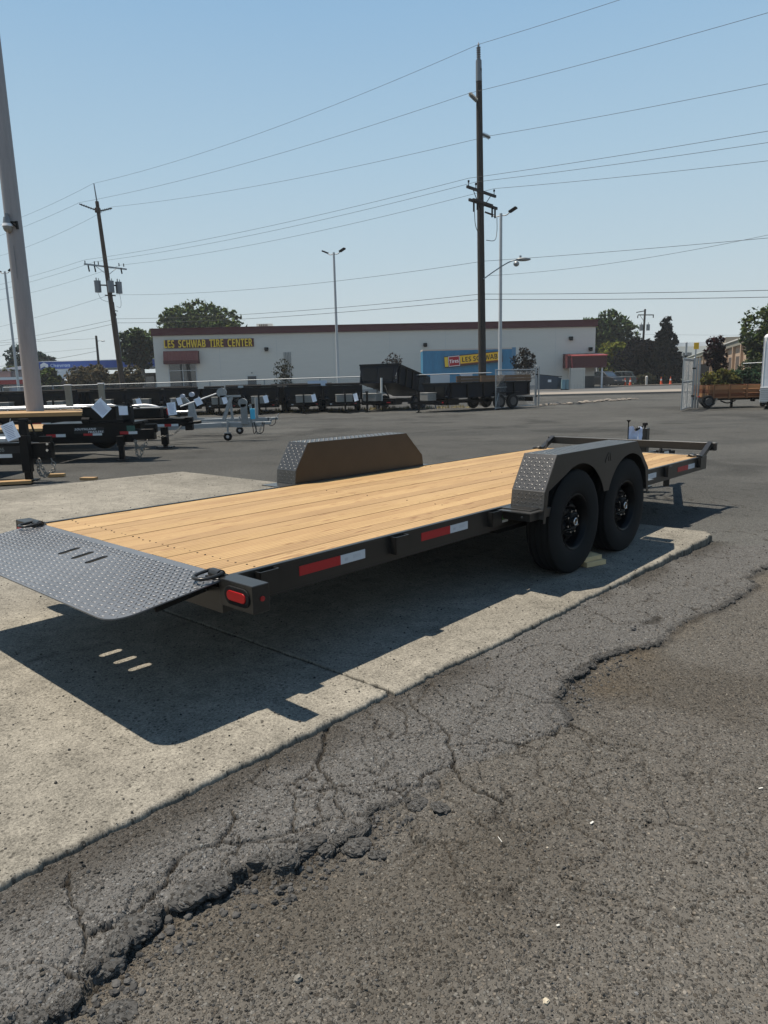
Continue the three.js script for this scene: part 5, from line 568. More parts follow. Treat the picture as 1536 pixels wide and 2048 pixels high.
{
  const G = thing('utility_pole', 'leaning brown utility pole with grey transformers at the left', 'utility pole', [-23.1, GY, -64]); const at = (y) => -0.75 * y / 17.4 + 0.02;
  part('shaft', rod([0.12, 0, 0], [at(17), 17.05, 0], 0.26, 0.15, 14), M.poleWood2, G); part('top_spike', rod([at(17), 17, 0], [at(18.5) - 0.05, 18.48, 0], 0.06, 0.04), M.transformer, G);
  insulator(G, [-0.85, 16.35, 0.1], [-2.0, 16.75, 0.6], M.blackMatte); insulator(G, [-0.6, 16.3, -0.1], [0.35, 16.6, -0.5], M.blackMatte); part('collar', cylY(0.24, 0.35, -0.72, 16.35, 0, 12), M.poleWood2, G);
  part('crossarm', bar([-1.98, 11.86, 0.9], [0.9, 11.66, -1.2], 0.1, 0.13), M.galv, G); part('brace', [rod([-1.2, 11.75, 0.4], [-0.5, 11.15, 0.12], 0.025), rod([0.25, 11.65, -0.5], [-0.45, 11.0, -0.1], 0.025)], M.galv, G);
  for (const [x, z] of [[-1.9, 0.85], [-1.25, 0.45], [-1.0, 0.25], [0.4, -0.8], [0.72, -1.05]]) part('pin_insulator', cylY(0.045, 0.26, x, 12.0, z, 8), M.blackMatte, G); for (const [x, z] of [[-1.7, 0.75], [-1.28, 0.45], [0.5, -0.9]]) part('cutout', rod([x, 11.75, z], [x + 0.08, 11.25, z + 0.05], 0.06), M.blackMatte, G);
  for (const [x, y, z] of [[-1.2, 10.05, 0.35], [-0.05, 10.0, 0.4], [0.42, 9.98, -0.2]]) { const t = part('transformer', [cylY(0.27, 0.95, x, y, z, 16), cylY(0.285, 0.06, x, y + 0.46, z, 16)], M.transformer, G); part('bushing', [cylY(0.05, 0.3, x - 0.08, y + 0.6, z, 8), cylY(0.035, 0.22, x + 0.12, y + 0.58, z, 8)], M.insul, t); }
  part('transformer_bracket', [rod([-1.1, 10.2, 0.2], [0.3, 10.15, 0], 0.06), rod([-0.75, 9.35, 0.1], [0.15, 9.3, 0], 0.05)], M.blackMatte, G);
  part('drop_wire', tube([[-1.25, 9.55, 0.35], [-1.0, 9.0, 0.3], [-0.4, 8.75, 0.2]], 0.015, 10, 4), M.wire, G); part('drop_wire', tube([[0.45, 9.5, -0.2], [0.5, 8.8, -0.2], [0.2, 8.4, -0.8], [-0.5, 8.6, -1.8]], 0.015, 14, 4), M.wire, G);
}
{ const G = thing('riser_pole', 'thin grey riser pole close behind the leaning utility pole', 'pole', [-23.65, GY, -66]); part('shaft', rod([0.05, 0, 0], [-0.22, 7.6, 0], 0.14, 0.1), M.transformer, G); part('riser_head', [rod([-0.22, 7.5, 0], [-0.25, 9.0, 0], 0.06, 0.03), cylY(0.13, 0.25, -0.24, 7.9, 0, 10), rod([-0.5, 8.3, 0], [0.05, 8.2, 0], 0.035)], M.blackMatte, G); }
{ const G = thing('utility_pole', 'slim far utility pole left of the leaning one', 'utility pole', [-35.2, GY, -90]); part('shaft', rod([0, 0, 0], [0.05, 7.75, 0], 0.17, 0.13), M.poleWood, G); part('lamp_arm', tube([[0.05, 6.95, 0], [0.4, 7.15, 0], [0.7, 7.1, 0]], 0.03, 8, 5), M.galv, G); part('lamp_head', rbox(0.4, 0.12, 0.2, 0.85, 7.08, 0, 0.04), M.galv, G); }
{ const G = thing('utility_pole', 'far utility pole with transformers above the plum trees', 'utility pole', [40.0, GY, -110]); part('shaft', rod([0, 0, 0], [0.22, 11, 0], 0.2, 0.14), M.poleWood, G); part('crossarm', bar([-0.95, 10.15, 0.4], [1.7, 10.15, -0.4], 0.1, 0.14), M.poleWood, G); part('crossarm', bar([-1.3, 10.5, 0.6], [0.2, 10.75, 0.1], 0.09, 0.12), M.poleWood, G); part('brace', rod([-0.6, 10.1, 0.2], [0.15, 9.2, 0], 0.03), M.poleWood, G); for (const x of [-0.85, 1.5]) part('cutout', rod([x, 10.1, 0], [x, 9.7, 0], 0.07), M.blackMatte, G); for (const x of [-0.3, 0.75]) part('transformer', [cylY(0.26, 0.9, x, 8.3, 0.1, 14), cylY(0.05, 0.3, x, 8.9, 0.1, 8)], M.transformer, G); }
{ const G = thing('utility_pole', 'stub of a farther pole just left of the far transformer pole', 'utility pole', [42.6, GY, -122]); part('shaft', rod([0, 0, 0], [0.05, 7.7, 0], 0.16, 0.12), M.poleWood, G); part('crossarm', box(1.5, 0.12, 0.1, 0.05, 7.4, 0), M.poleWood, G); }
{ const G = thing('utility_pole', 'tip of a pole peeping over the tire shop roof', 'utility pole', [7.6, GY, -118]); part('shaft', rod([0, 0, 0], [0, 10.4, 0], 0.17, 0.14), M.poleWood, G); part('crossarm', box(1.0, 0.14, 0.1, -0.3, 10.0, 0), M.poleWood, G); }
function lampPole(label, pos, top, arm) {
  const G = thing('lamp_pole', label, 'lamp pole', pos); const h = top - GY; part('shaft', rod([0, 0, 0], [0, h, 0], 0.125, 0.085, 14), M.whitePole, G); part('base_cover', cylY(0.22, 0.3, 0, 0.15, 0), M.whitePole, G);
  for (const s of [-1, 1]) { const a = [s * Math.cos(arm), s * Math.sin(arm)]; part('arm', tube([[0, h - 0.12, 0], [a[0] * 0.35, h - 0.14, a[1] * 0.35], [a[0] * 0.6, h + 0.0, a[1] * 0.6]], 0.035, 10, 6), M.whitePole, G); part('lamp_head', bar([a[0] * 0.55, h + 0.0, a[1] * 0.55], [a[0] * 1.0, h + 0.2, a[1] * 1.0], 0.3, 0.1), M.blackMatte, G); }
  return G;
}
lampPole('white twin-head lamp pole close beside the tall utility pole', [7.5, GY, -45], 11.1, 0.6); lampPole('white twin-head lamp pole in front of the middle of the tire shop', [-3.37, GY, -57], 11.15, 0.5); lampPole('white twin-head lamp pole at the left edge behind the big grey pole', [-31.85, GY, -63], 11.3, 0.4);
{ const G = thing('yard_pole', 'thick grey steel pole rising out of frame at the left', 'pole', [-9.235, GY, -19]); part('shaft', rod([0, 0, 0], [0.0, 13, 0], 0.222, 0.165, 28), M.steelPole, G); part('base_plate', [cylY(0.4, 0.06, 0, 0.03, 0), cylY(0.3, 0.2, 0, 0.12, 0)], M.concreteFar, G); part('stain', []. length ? [] : tube([[0.03, 5.1, 0.206], [0.04, 4.7, 0.209], [0.035, 4.3, 0.211]], 0.006, 6, 5), M.transformer, G); }
{ const q = [-9.255, 5.535, -18.75]; const G = thing('dusk_lamp', 'grey dome security lamp bracketed to the thick steel pole', 'security lamp', q); part('housing', [new THREE.CylinderGeometry(0.075, 0.1, 0.15, 18).translate(-0.02, 0.06, 0), cylY(0.045, 0.09, -0.01, 0.18, 0, 14)], M.transformer, G); part('collar', new THREE.CylinderGeometry(0.11, 0.13, 0.065, 20).translate(-0.02, -0.05, 0), M.white, G); part('lens', new THREE.SphereGeometry(0.115, 20, 10, 0, 6.2832, Math.PI / 2, Math.PI / 2).scale(1, 1.3, 1).translate(-0.02, -0.085, 0), std(0.2, 0.2, 0.18, 0.2), G); part('bracket', [bar([0.06, 0.02, 0], [0.2, 0.02, -0.06], 0.05, 0.04), bar([0.19, 0.05, -0.05], [0.2, -0.14, -0.05], 0.05, 0.05), bar([0.08, 0, 0], [0.19, -0.1, -0.05], 0.04, 0.03)], M.blackMatte, G); }
// wires: each hangs in a shallow curve from pole to pole and on to poles outside the picture
function wire(label, pts, sag, r = 0.009, group) { const gs = []; for (let i = 0; i < pts.length - 1; i++) { const A = V(pts[i]), B = V(pts[i + 1]), L = A.distanceTo(B), s = Array.isArray(sag) ? sag[i] : sag; const ps = []; for (let k = 0; k <= 20; k++) { const t = k / 20, p = A.clone().lerp(B, t); p.y -= 4 * s * t * (1 - t); ps.push([p.x, p.y, p.z]); } gs.push(tube(ps, r, 40, 5)); } return solo('power_line', label, 'power line', gs, M.wire, group); }
{
  const nx = (p, d) => [p[0] + d[0], p[1] + (d[2] ?? 0), p[2] + d[1]], RI = [29, 24], LE = [-29, -24];
  const G1 = 'transmission wires on the pole tops', G2 = 'distribution wires on the crossarms';
  wire('topmost wire over the tips of both utility poles', [nx([-24, 18.39, -64], [-29, -24, 0.3]), [-24, 18.39, -64], [5.46, 18.25, -40], nx([5.46, 18.25, -40], RI)], [0.75, 0.6, 0.5], 0.0095, G1);
  wire('wire on the left-hand standoff of the tall pole, second from the top', [nx([-25.1, 16.75, -63.4], [-29, -24, 0.3]), [-25.1, 16.75, -63.4], [4.92, 15.8, -39.55], nx([4.92, 15.8, -39.55], [29, 24, -0.3])], [0.6, 0.45, 0.5], 0.0095, G1);
  wire('wire on the right-hand standoff of the tall pole, third from the top', [nx([-22.8, 16.6, -64.5], [-29, -24, -0.6]), [-22.8, 16.6, -64.5], [6.1, 13.92, -40.1], nx([6.1, 13.92, -40.1], [29, 24, -1.4])], [0.9, 0.4, 0.45], 0.0095, G1);
  wire('upper of the three crossarm wires', [nx([-25.0, 12.1, -63.15], LE), [-25.0, 12.1, -63.15], [4.8, 11.55, -38.92], nx([4.8, 11.55, -38.92], [29, 24, -1.4])], 0.35, 0.0095, G2);
  wire('middle one of the three crossarm wires', [nx([-24.3, 12.0, -63.6], [-29, -24, -0.2]), [-24.3, 12.0, -63.6], [5.25, 11.5, -39.46], nx([5.25, 11.5, -39.46], [29, 24, -1.8])], 0.4, 0.0095, G2);
  wire('lowest of the three crossarm wires', [nx([-22.6, 11.9, -65.0], [-29, -24, -0.6]), [-22.6, 11.9, -65.0], [6.44, 11.5, -40.88], nx([6.44, 11.5, -40.88], [29, 24, -2.4])], 0.45, 0.0095, G2);
  wire('single wire just above the street lamp arm', [nx([-23.4, 9.3, -64], [-29, -24, -1.6]), [-23.4, 9.3, -64], [5.75, 7.64, -40.2], nx([5.75, 7.64, -40.2], [29, 24, -1.2])], [0.3, 0.5, 0.3], 0.01);
  wire('faint service wire from the street lamp to the right', [[6.05, 6.85, -40], [16.4, 7.0, -31.1], [35, 7.2, -16]], 0.25, 0.008);
  wire('upper of the two low cables crossing above the shop roof', [nx([-23.0, 7.25, -64], [-29, -24, -0.6]), [-23.0, 7.25, -64], [5.6, 5.92, -40.2], nx([5.6, 5.92, -40.2], [29, 24, -2.3])], 0.3, 0.013); wire('lower of the two low cables crossing above the shop roof', [nx([-23.0, 6.9, -64], [-29, -24, -0.8]), [-23.0, 6.9, -64], [5.6, 5.64, -40.2], nx([5.6, 5.64, -40.2], [29, 24, -2.3])], 0.3, 0.014);
  wire('faint far wire ending at the slim pole, upper', [[-90, 7.4, -92], [-35.15, 7.3, -90]], 0.3, 0.014); wire('far wire sloping down left from the slim pole', [[-35.15, 5.8, -90], [-75, 4.9, -112]], 0.9, 0.02); wire('far wire low over the conifer at the left', [[-100, 6.4, -120], [-35.15, 6.2, -90]], 0.6, 0.012);
  wire('thin far wire reaching the pole above the plum trees', [[40.1, 7.2, -110], [110, 7.6, -128]], 0.5, 0.014);
}
// ---------- yard fence ----------
function mesh(x0, x1, y0, y1, step, r, at) { // chain-link as crossing wires; at(u,v) -> point
  const gs = [], H = y1 - y0, L = x1 - x0; for (const s of [1, -1]) for (let c = -H; c < L; c += step) { let u0 = Math.max(0, c), u1 = Math.min(L, c + H); if (u1 - u0 < 0.02) continue; const v0 = s > 0 ? u0 - c : H - (u0 - c), v1 = s > 0 ? u1 - c : H - (u1 - c); const g = rod(at(x0 + u0, y0 + v0), at(x0 + u1, y0 + v1), r, r, 3, true); gs.push(g); } return merged(gs);
}
{
  const A = [-21, -39.8], C = [5.6, -36.2], ux = C[0] - A[0], uz = C[1] - A[1], L = Math.hypot(ux, uz), at = (u, v) => [A[0] + ux * u / L, GY + v, A[1] + uz * u / L], H = 1.62;
  const G = thing('chain_link_fence', 'galvanized chain-link fence behind the row of dump trailers', 'fence'); part('top_rail', rod(at(0, H), at(L, H + 0.12), 0.024), M.galv, G); for (let u = 0; u < L; u += 3) part('fence_post', rod(at(u, 0), at(u, H + 0.04), 0.035), M.galv, G); const m = part('chain_link', mesh(0, L, 0.05, H, 0.1, 0.003, at), M.galv, G); m.userData.kind = 'stuff';
}
function gate(label, a, b, H, bow, brace) {
  const ux = b[0] - a[0], uz = b[1] - a[1], L = Math.hypot(ux, uz), at = (u, v) => [a[0] + ux * u / L, GY + v, a[1] + uz * u / L]; const G = thing('chain_link_gate', label, 'gate');
  part('gate_frame', [rod(at(0, 0.06), at(L, 0.06), 0.024), rod(at(0, H), at(L, H), 0.026), rod(at(0, 0.04), at(0, H + 0.03), 0.028), rod(at(L, 0.04), at(L, H + 0.03), 0.028), rod(at(L * 0.5, 0.06), at(L * 0.5, H), 0.02), rod(at(0, H * 0.56), at(L, H * 0.56), 0.018)], M.galv, G); const m = part('chain_link', mesh(0, L, 0.06, H, 0.08, 0.0038, at), M.galv, G); m.userData.kind = 'stuff'; if (brace) part('brace', rod(at(-0.05, 0), at(0.25, 0.75), 0.022), M.galv, G); return [G, at, L];
}
{
  gate('open chain-link gate leaf left of the drive, in front of the last dump trailer', [5.45, -33.9], [7.9, -36.6], 1.85, 0, true);
  const [g2] = gate('chain-link gate leaf right of the drive beside the wood-sided trailer', [12.0, -28.4], [13.35, -30.6], 2.05, 0, false);
  const p = (label, x, z, h, n = 1) => { const G = thing('gate_post', label, 'post', [x, GY, z]); for (let k = 0; k < n; k++) part('post', cylY(0.04, h, k * 0.16, h / 2, k * -0.1, 12), M.galv, G); part('post_cap', new THREE.SphereGeometry(0.046, 10, 8).translate(0, h, 0), M.galv, G); part('hinge', [box(0.12, 0.06, 0.08, 0, h * 0.25, 0.02), box(0.12, 0.06, 0.08, 0, h * 0.8, 0.02)], M.blackMatte, G); };
  p('grey steel gate post at the free end of the left gate leaf', 8.02, -36.9, 2.0, 2); p('cluster of grey posts at the right-hand gate', 13.3, -30.4, 2.1, 3); p('post at the near edge of the right-hand gate leaf', 13.05, -30.7, 2.75, 1);
  { const G = thing('warning_sign', 'small orange-yellow sign on the right-hand gate', 'sign', [14.75, GY, -33.6]); part('board', rbox(0.24, 0.3, 0.02, 0, 2.72, 0, 0.01), M.yellow, G); part('sign_post', cylY(0.03, 2.7, 0, 1.35, -0.03), M.galv, G); }
  const ban = (label, x, z, w, h, y, c) => { const G = thing('banner', label, 'banner', [x, GY, z], 0.13); const g = new THREE.PlaneGeometry(w, h, 12, 4), q = g.attributes.position; for (let i = 0; i < q.count; i++) q.setZ(i, 0.02 * Math.sin(q.getX(i) * 5)); g.computeVertexNormals(); part('sheet', g.translate(0, y, 0.05), std(...c, 0.7, 0, { side: THREE.DoubleSide }), G); };
  ban('pale blue and white banner on the fence behind the dump row', -3.3, -37.2, 1.0, 0.34, 1.4, [0.55, 0.6, 0.68]); ban('long white banner on the fence below the shop awning', -8.0, -37.9, 2.4, 0.42, 1.2, [0.55, 0.55, 0.53]); ban('white banner on the fence left of the tall utility pole', 3.0, -36.3, 1.0, 0.4, 1.5, [0.58, 0.58, 0.58]); ban('short white banner just left of the tall utility pole', 4.3, -36.15, 0.65, 0.42, 1.5, [0.6, 0.62, 0.66]);
}
// ---------- the row of dump trailers along the fence ----------
const smallWheel = (parent, x, y, z, R = 0.36, W = 0.22) => { const w = new THREE.Group(); w.name = 'wheel'; w.position.set(x, y, z); parent.add(w); part('tyre', [new THREE.TorusGeometry(R - W * 0.42, W * 0.42, 10, 28), cylZ(R - 0.03, W * 0.8, 0, 0, 0, 28)], M.rubber, w); part('rim', [cylZ(R * 0.55, W * 0.86, 0, 0, 0, 20), new THREE.TorusGeometry(R * 0.5, 0.02, 6, 20).translate(0, 0, W * 0.44)], std(0.06, 0.06, 0.062, 0.4, 0.5), w); return w; };
function makeDump(name, label, pos, turn, o = {}) {
  const { len = 3.9, w = 1.86, tilt = 0, boards = 0, rail = true, group, top = 1.24 } = o, G = thing(name, label, 'dump trailer', pos, turn, group), xr = 1.9 - len, h = w / 2, fl = 0.62;
  part('chassis', [span(xr, 2.0, 0.36, 0.5, -0.42, -0.34), span(xr, 2.0, 0.36, 0.5, 0.34, 0.42), span(xr, xr + 0.1, 0.3, 0.52, -h, h), span(1.85, 1.97, 0.36, 0.52, -h * 0.8, h * 0.8), span(1.2, 1.84, 0.3, 0.6, -h * 0.9, h * 0.9)], M.black, G);
  part('tongue', [bar([1.9, 0.42, -0.55], [3.25, 0.44, 0], 0.06, 0.12), bar([1.9, 0.42, 0.55], [3.25, 0.44, 0], 0.06, 0.12), bar([3.15, 0.46, 0], [3.5, 0.46, 0], 0.08, 0.08)], M.black, G);
  part('jack', [span(2.86, 2.94, 0.1, 0.95, -0.04, 0.04), span(2.82, 2.98, 0.0, 0.03, -0.1, 0.1), span(2.88, 2.92, 0.02, 0.2, -0.03, 0.03), rod([2.9, 0.93, 0], [2.9, 0.93, 0.22], 0.012), span(2.85, 2.95, 0.95, 1.0, -0.06, 0.06)], M.black, G);
  part('toolbox', rbox(0.5, 0.34, 0.78, 2.42, 0.69, 0.0, 0.02), M.toolbox, G); part('toolbox_lid', rbox(0.53, 0.05, 0.81, 2.42, 0.87, 0, 0.015), M.toolbox, G);
  const bed = new THREE.Group(); bed.name = 'dump_bed'; bed.position.set(xr + 0.2, fl, 0); bed.rotation.z = tilt; G.add(bed); const L = len - 0.2, H = top - fl;
  part('bed_floor', span(0, L, 0, 0.06, -h + 0.1, h - 0.1), M.black, bed);
  for (const s of [-1, 1]) part('side_wall', bar([0, H / 2, s * (h - 0.05)], [L, H / 2, s * (h - 0.05)], 0.05, H), M.navy, bed);
  part('front_wall', extrude([[-h * 0.74, 0], [h * 0.74, 0], [h, H * 0.85], [h, H], [-h, H], [-h, H * 0.85]], 0.05).rotateY(Math.PI / 2).translate(L - 0.0, 0, 0), M.navy, bed); part('front_wall_panel', [span(L + 0.05, L + 0.075, H * 0.12, H * 0.84, -h * 0.78, -h * 0.05), span(L + 0.05, L + 0.075, H * 0.12, H * 0.84, h * 0.05, h * 0.78)], M.black, bed);
  part('top_rail', [span(-0.02, L + 0.07, H, H + 0.07, -h - 0.03, -h + 0.06), span(-0.02, L + 0.07, H, H + 0.07, h - 0.06, h + 0.03), span(L - 0.04, L + 0.1, H, H + 0.07, -h, h)], M.black, bed); for (let k = 0; k < 6; k++) for (const s of [-1, 1]) part('side_stake', span(0.1 + k * (L - 0.3) / 5, 0.18 + k * (L - 0.3) / 5, 0, H, s > 0 ? h - 0.02 : -h - 0.05, s > 0 ? h + 0.05 : -h + 0.02), M.black, bed);
  if (rail) part('tarp_roll', [rod([L + 0.02, H + 0.13, -h * 0.9], [L + 0.02, H + 0.13, h * 0.9], 0.055)], M.blackMatte, bed);
  if (boards) { for (const s of [-1, 1]) for (let k = 0; k < 2; k++) part('side_board', span(0, L * boards, H + 0.08 + k * 0.15, H + 0.22 + k * 0.15, s > 0 ? h - 0.05 : -h, s > 0 ? h : -h + 0.05), M.brownWood, bed); for (let k = 0; k < 3; k++) part('board_bracket', span(0.2 + k * L * boards * 0.42, 0.3 + k * L * boards * 0.42, H, H + 0.4, h - 0.01, h + 0.05), M.black, bed); }
  if (tilt) { part('lift_cylinder', rod([2.02, 0.5, -0.3], [1.98, 1.62, -0.3], 0.055), M.pale, G); part('caution_sticker', span(L * 0.72, L * 0.86, H * 0.7, H * 0.95, h + 0.055, h + 0.06), M.yellow, bed); part('lift_rod', rod([1.2, 0.5, -0.3], [1.7, fl + (L - 0.3) * Math.sin(tilt), -0.3], 0.04), M.chrome, G); }
  const wx = len > 4.5 ? [-1.2, -2.05] : [-0.75, 0.1]; for (const x of wx) for (const s of [-1, 1]) smallWheel(G, x, 0.36, s * (h + 0.02)); for (const s of [-1, 1]) part('fender', [span(wx[1] - 0.42 - (len > 4.5 ? 0 : 0.85) + (len > 4.5 ? 0 : 0), wx[0] + (len > 4.5 ? 0.42 : 1.27), 0.77, 0.8, s > 0 ? h - 0.08 : -h - 0.14, s > 0 ? h + 0.14 : -h + 0.08)], M.black, G);
  part('reflector_tape', span(1.972, 1.975, 0.4, 0.45, -h * 0.7, -h * 0.2), M.tapeRed, G); part('reflector_tape', span(1.972, 1.975, 0.4, 0.45, h * 0.2, h * 0.7), M.tapeWhite, G);
  return G;
}
{
  const xs = [[-18.6, -35.4], [-16.25, -35.3], [-14.2, -36.2], [-12.1, -35.5], [-10.15, -35.3], [-8.2, -35.4], [-6.15, -35.2], [-4.0, -35.0], [-2.2, -34.4]];
  const who = ['black dump trailer at the far left edge of the row', 'black dump trailer seen right beside the thick grey pole', 'black dump trailer set a little back, third from the left', 'black dump trailer behind the paper tag of the goosenecked trailer', 'black dump trailer behind the left winch stand of the boat trailers', 'black dump trailer below the word TIRE on the shop', 'black dump trailer behind the galvanized winch post', 'black dump trailer below the conduits of the shop wall', 'black dump trailer just left of the raised dump bed'];
  const first = makeDump('dump_trailer', who[0], [xs[0][0], GY, xs[0][1] - 2.4], -1.62, { group: 'dump trailers parked in a row along the fence' });
  for (let k = 1; k < xs.length; k++) copyThing(first, 'dump_trailer', who[k], [xs[k][0] + 0.05, GY, xs[k][1] - 2.4], -1.62 - (k === 8 ? 0.1 : 0.02 * (k % 2)));
  makeDump('dump_trailer', 'black dump trailer with its bed tipped up at the front', [0.78, GY, -37.0], -2.1, { tilt: 0.2, rail: false, top: 1.5, w: 2.2 });
  makeDump('dump_trailer', 'long black dump trailer with brown side boards behind the open gate', [4.15, GY, -34.4], -2.56, { len: 5.4, boards: 0.62, rail: false });
  const tags = [[-11.35, -33.4], [-9.42, -33.3], [-7.3, -33.3], [-5.35, -33.1], [-3.1, -32.9], [-1.15, -32.3]], tl = ['paper tag on the dump trailer behind the goosenecked trailer', 'paper tag on the dump trailer left of the winch stand', 'paper tag on the dump trailer behind the boat winch', 'paper tag left of the grey toolbox below the conduits', 'paper tag on the dump trailer left of the tipped bed', 'paper tag at the tongue of the tipped dump trailer'];
  tags.forEach(([x, z], k) => paperTag('sales_tag', tl[k], [x, 0.68, z], 0.22, 0.34, 0.5 - 0.2 * k, 0.25, false, 'paper tags on the dump trailers'));
  // low trailers behind the row whose brown plank ends show in the gaps
  const plankTrailer = (label, x, w, z) => { const G = thing('plank_trailer', label, 'trailer', [x, GY, z], 0.03, 'plank-sided trailers behind the dump row'); for (let k = 0; k < 2; k++) part('plank', span(-w / 2, w / 2, 1.2 + k * 0.13, 1.32 + k * 0.13, -0.04, 0), M.brownWood, G); part('frame', [span(-w / 2, w / 2, 0.6, 1.19, -2.5, 0.02)], M.black, G); for (const s of [-1, 1]) smallWheel(G, 0, 0.34, s * 0.0 - 1 + s * 0.3); };
  plankTrailer('brown plank-sided trailer end right of the thick pole', -16.9, 2.4, -38.9); plankTrailer('brown plank end behind the third dump trailer', -13.2, 1.9, -38.7); plankTrailer('brown plank end below the left end of the shop sign', -11.2, 1.8, -38.6); plankTrailer('brown plank end below the middle of the shop sign', -7.4, 1.9, -38.5); plankTrailer('wide brown plank end under the pale blue banner', -4.2, 3.2, -37.9);
}
// ---------- black equipment trailers at the left, tongues to the right ----------
const rwTape = (G, x0, y, z, n = 1, w = 0.2) => { for (let k = 0; k < n; k++) { part('red_tape', span(x0 + k * 2 * w, x0 + k * 2 * w + w, y - 0.03, y + 0.03, z, z + 0.003), M.tapeRed, G); part('white_tape', span(x0 + k * 2 * w + w, x0 + k * 2 * w + 2 * w, y - 0.03, y + 0.03, z, z + 0.003), M.tapeWhite, G); } };
function chain(parent, pts, r = 0.012) { const c = new THREE.CatmullRomCurve3(pts.map(V)), n = Math.round(c.getLength() / (r * 3.4)), gs = []; for (let k = 0; k < n; k++) { const p = c.getPointAt((k + 0.5) / n), t = c.getTangentAt((k + 0.5) / n); const g = new THREE.TorusGeometry(r * 1.5, r * 0.45, 5, 10).scale(1.4, 1, 1); if (k % 2) g.rotateX(Math.PI / 2); g.applyQuaternion(new THREE.Quaternion().setFromUnitVectors(new THREE.Vector3(1, 0, 0), t)); gs.push(g.translate(p.x, p.y, p.z)); } const m = part('safety_chain', gs, std(0.2, 0.19, 0.17, 0.5, 0.7), parent); m.userData.kind = 'stuff'; }
const letter = (txt, fg, W, H, font = 'bold 60px sans-serif') => new THREE.MeshStandardMaterial({ roughness: 0.6, map: canvasTex(W, H, (c, w, h) => { c.fillStyle = '#08090a'; c.fillRect(0, 0, w, h); c.fillStyle = fg; c.font = font; c.textBaseline = 'middle'; const l = txt.split('|'); l.forEach((s, i) => c.fillText(s, l.length > 1 && i ? w * 0.45 : 8, h * (i + 0.5) / l.length, w * (l.length > 1 && i ? 0.52 : 0.96))); }) });
{ // nearest, only its tongue in view
  const G = thing('equipment_trailer', 'nearest black equipment trailer, only its tongue entering at the left edge', 'trailer', [-5.7, -0.05, -11.5], 0);
  part('tongue_beam', [span(-4.5, -0.05, 0.28, 0.6, -0.1, 0.02, 0.008), span(-4.5, -0.05, 0.58, 0.63, -0.14, 0.05)], M.black, G); part('far_beam', bar([-4, 0.45, -1.6], [0.0, 0.48, -0.2], 0.08, 0.2), M.black, G); part('coupler', [span(-0.1, 0.3, 0.36, 0.62, -0.12, 0.02, 0.01), span(0.1, 0.3, 0.5, 0.72, -0.08, -0.02), cylZ(0.05, 0.1, 0.24, 0.5, 0, 14)], M.black, G); part('coupler_bolts', [cylZ(0.022, 0.03, 0.26, 0.6, 0.03, 8), cylZ(0.022, 0.03, 0.26, 0.5, 0.055, 8)], M.chrome, G);
  part('jack', [span(-0.14, 0.0, 0.16, 0.75, 0.03, 0.15, 0.006), span(-0.12, -0.02, 0.03, 0.2, 0.05, 0.13), span(-0.2, 0.06, 0.015, 0.035, -0.02, 0.2), span(-0.13, -0.01, 0.75, 0.98, 0.04, 0.12)], M.black, G); part('jack_crank', [rod([-0.25, 0.97, 0.08], [0.06, 0.97, 0.08], 0.014), rod([0.05, 0.97, 0.08], [0.12, 0.72, 0.1], 0.014), rbox(0.14, 0.05, 0.09, -0.06, 0.99, 0.08)], M.blackMatte, G);
  const t = letter('TILT-82-16   6526', '#8f9694', 512, 64, '46px sans-serif'); part('chalk_lettering', new THREE.BoxGeometry(1.0, 0.12, 0.004).translate(-0.66, 0.52, 0.023), t, G); rwTape(G, -0.78, 0.42, 0.021, 1, 0.22); chain(G, [[0.1, 0.36, 0.05], [0.18, 0.2, 0.1], [0.24, 0.12, 0.12], [0.36, 0.2, 0.1], [0.3, 0.36, 0.04]], 0.018); chain(G, [[0.06, 0.34, 0.0], [0.1, 0.14, 0.08], [0.2, 0.09, 0.14], [0.28, 0.15, 0.1]], 0.018);
  part('deck', span(-4.5, -1.2, 0.63, 0.66, -1.9, -0.05), M.black, G); part('toolbox_lid', rbox(1.2, 0.08, 0.5, -1.1, 0.66, -0.4, 0.02), M.alu, G);
}
paperTag('sales_tag', 'white printed paper tag hanging on the nearest black trailer tongue', [-5.9, 0.78, -11.25], 0.21, 0.27, 0.15, 0.35, true);
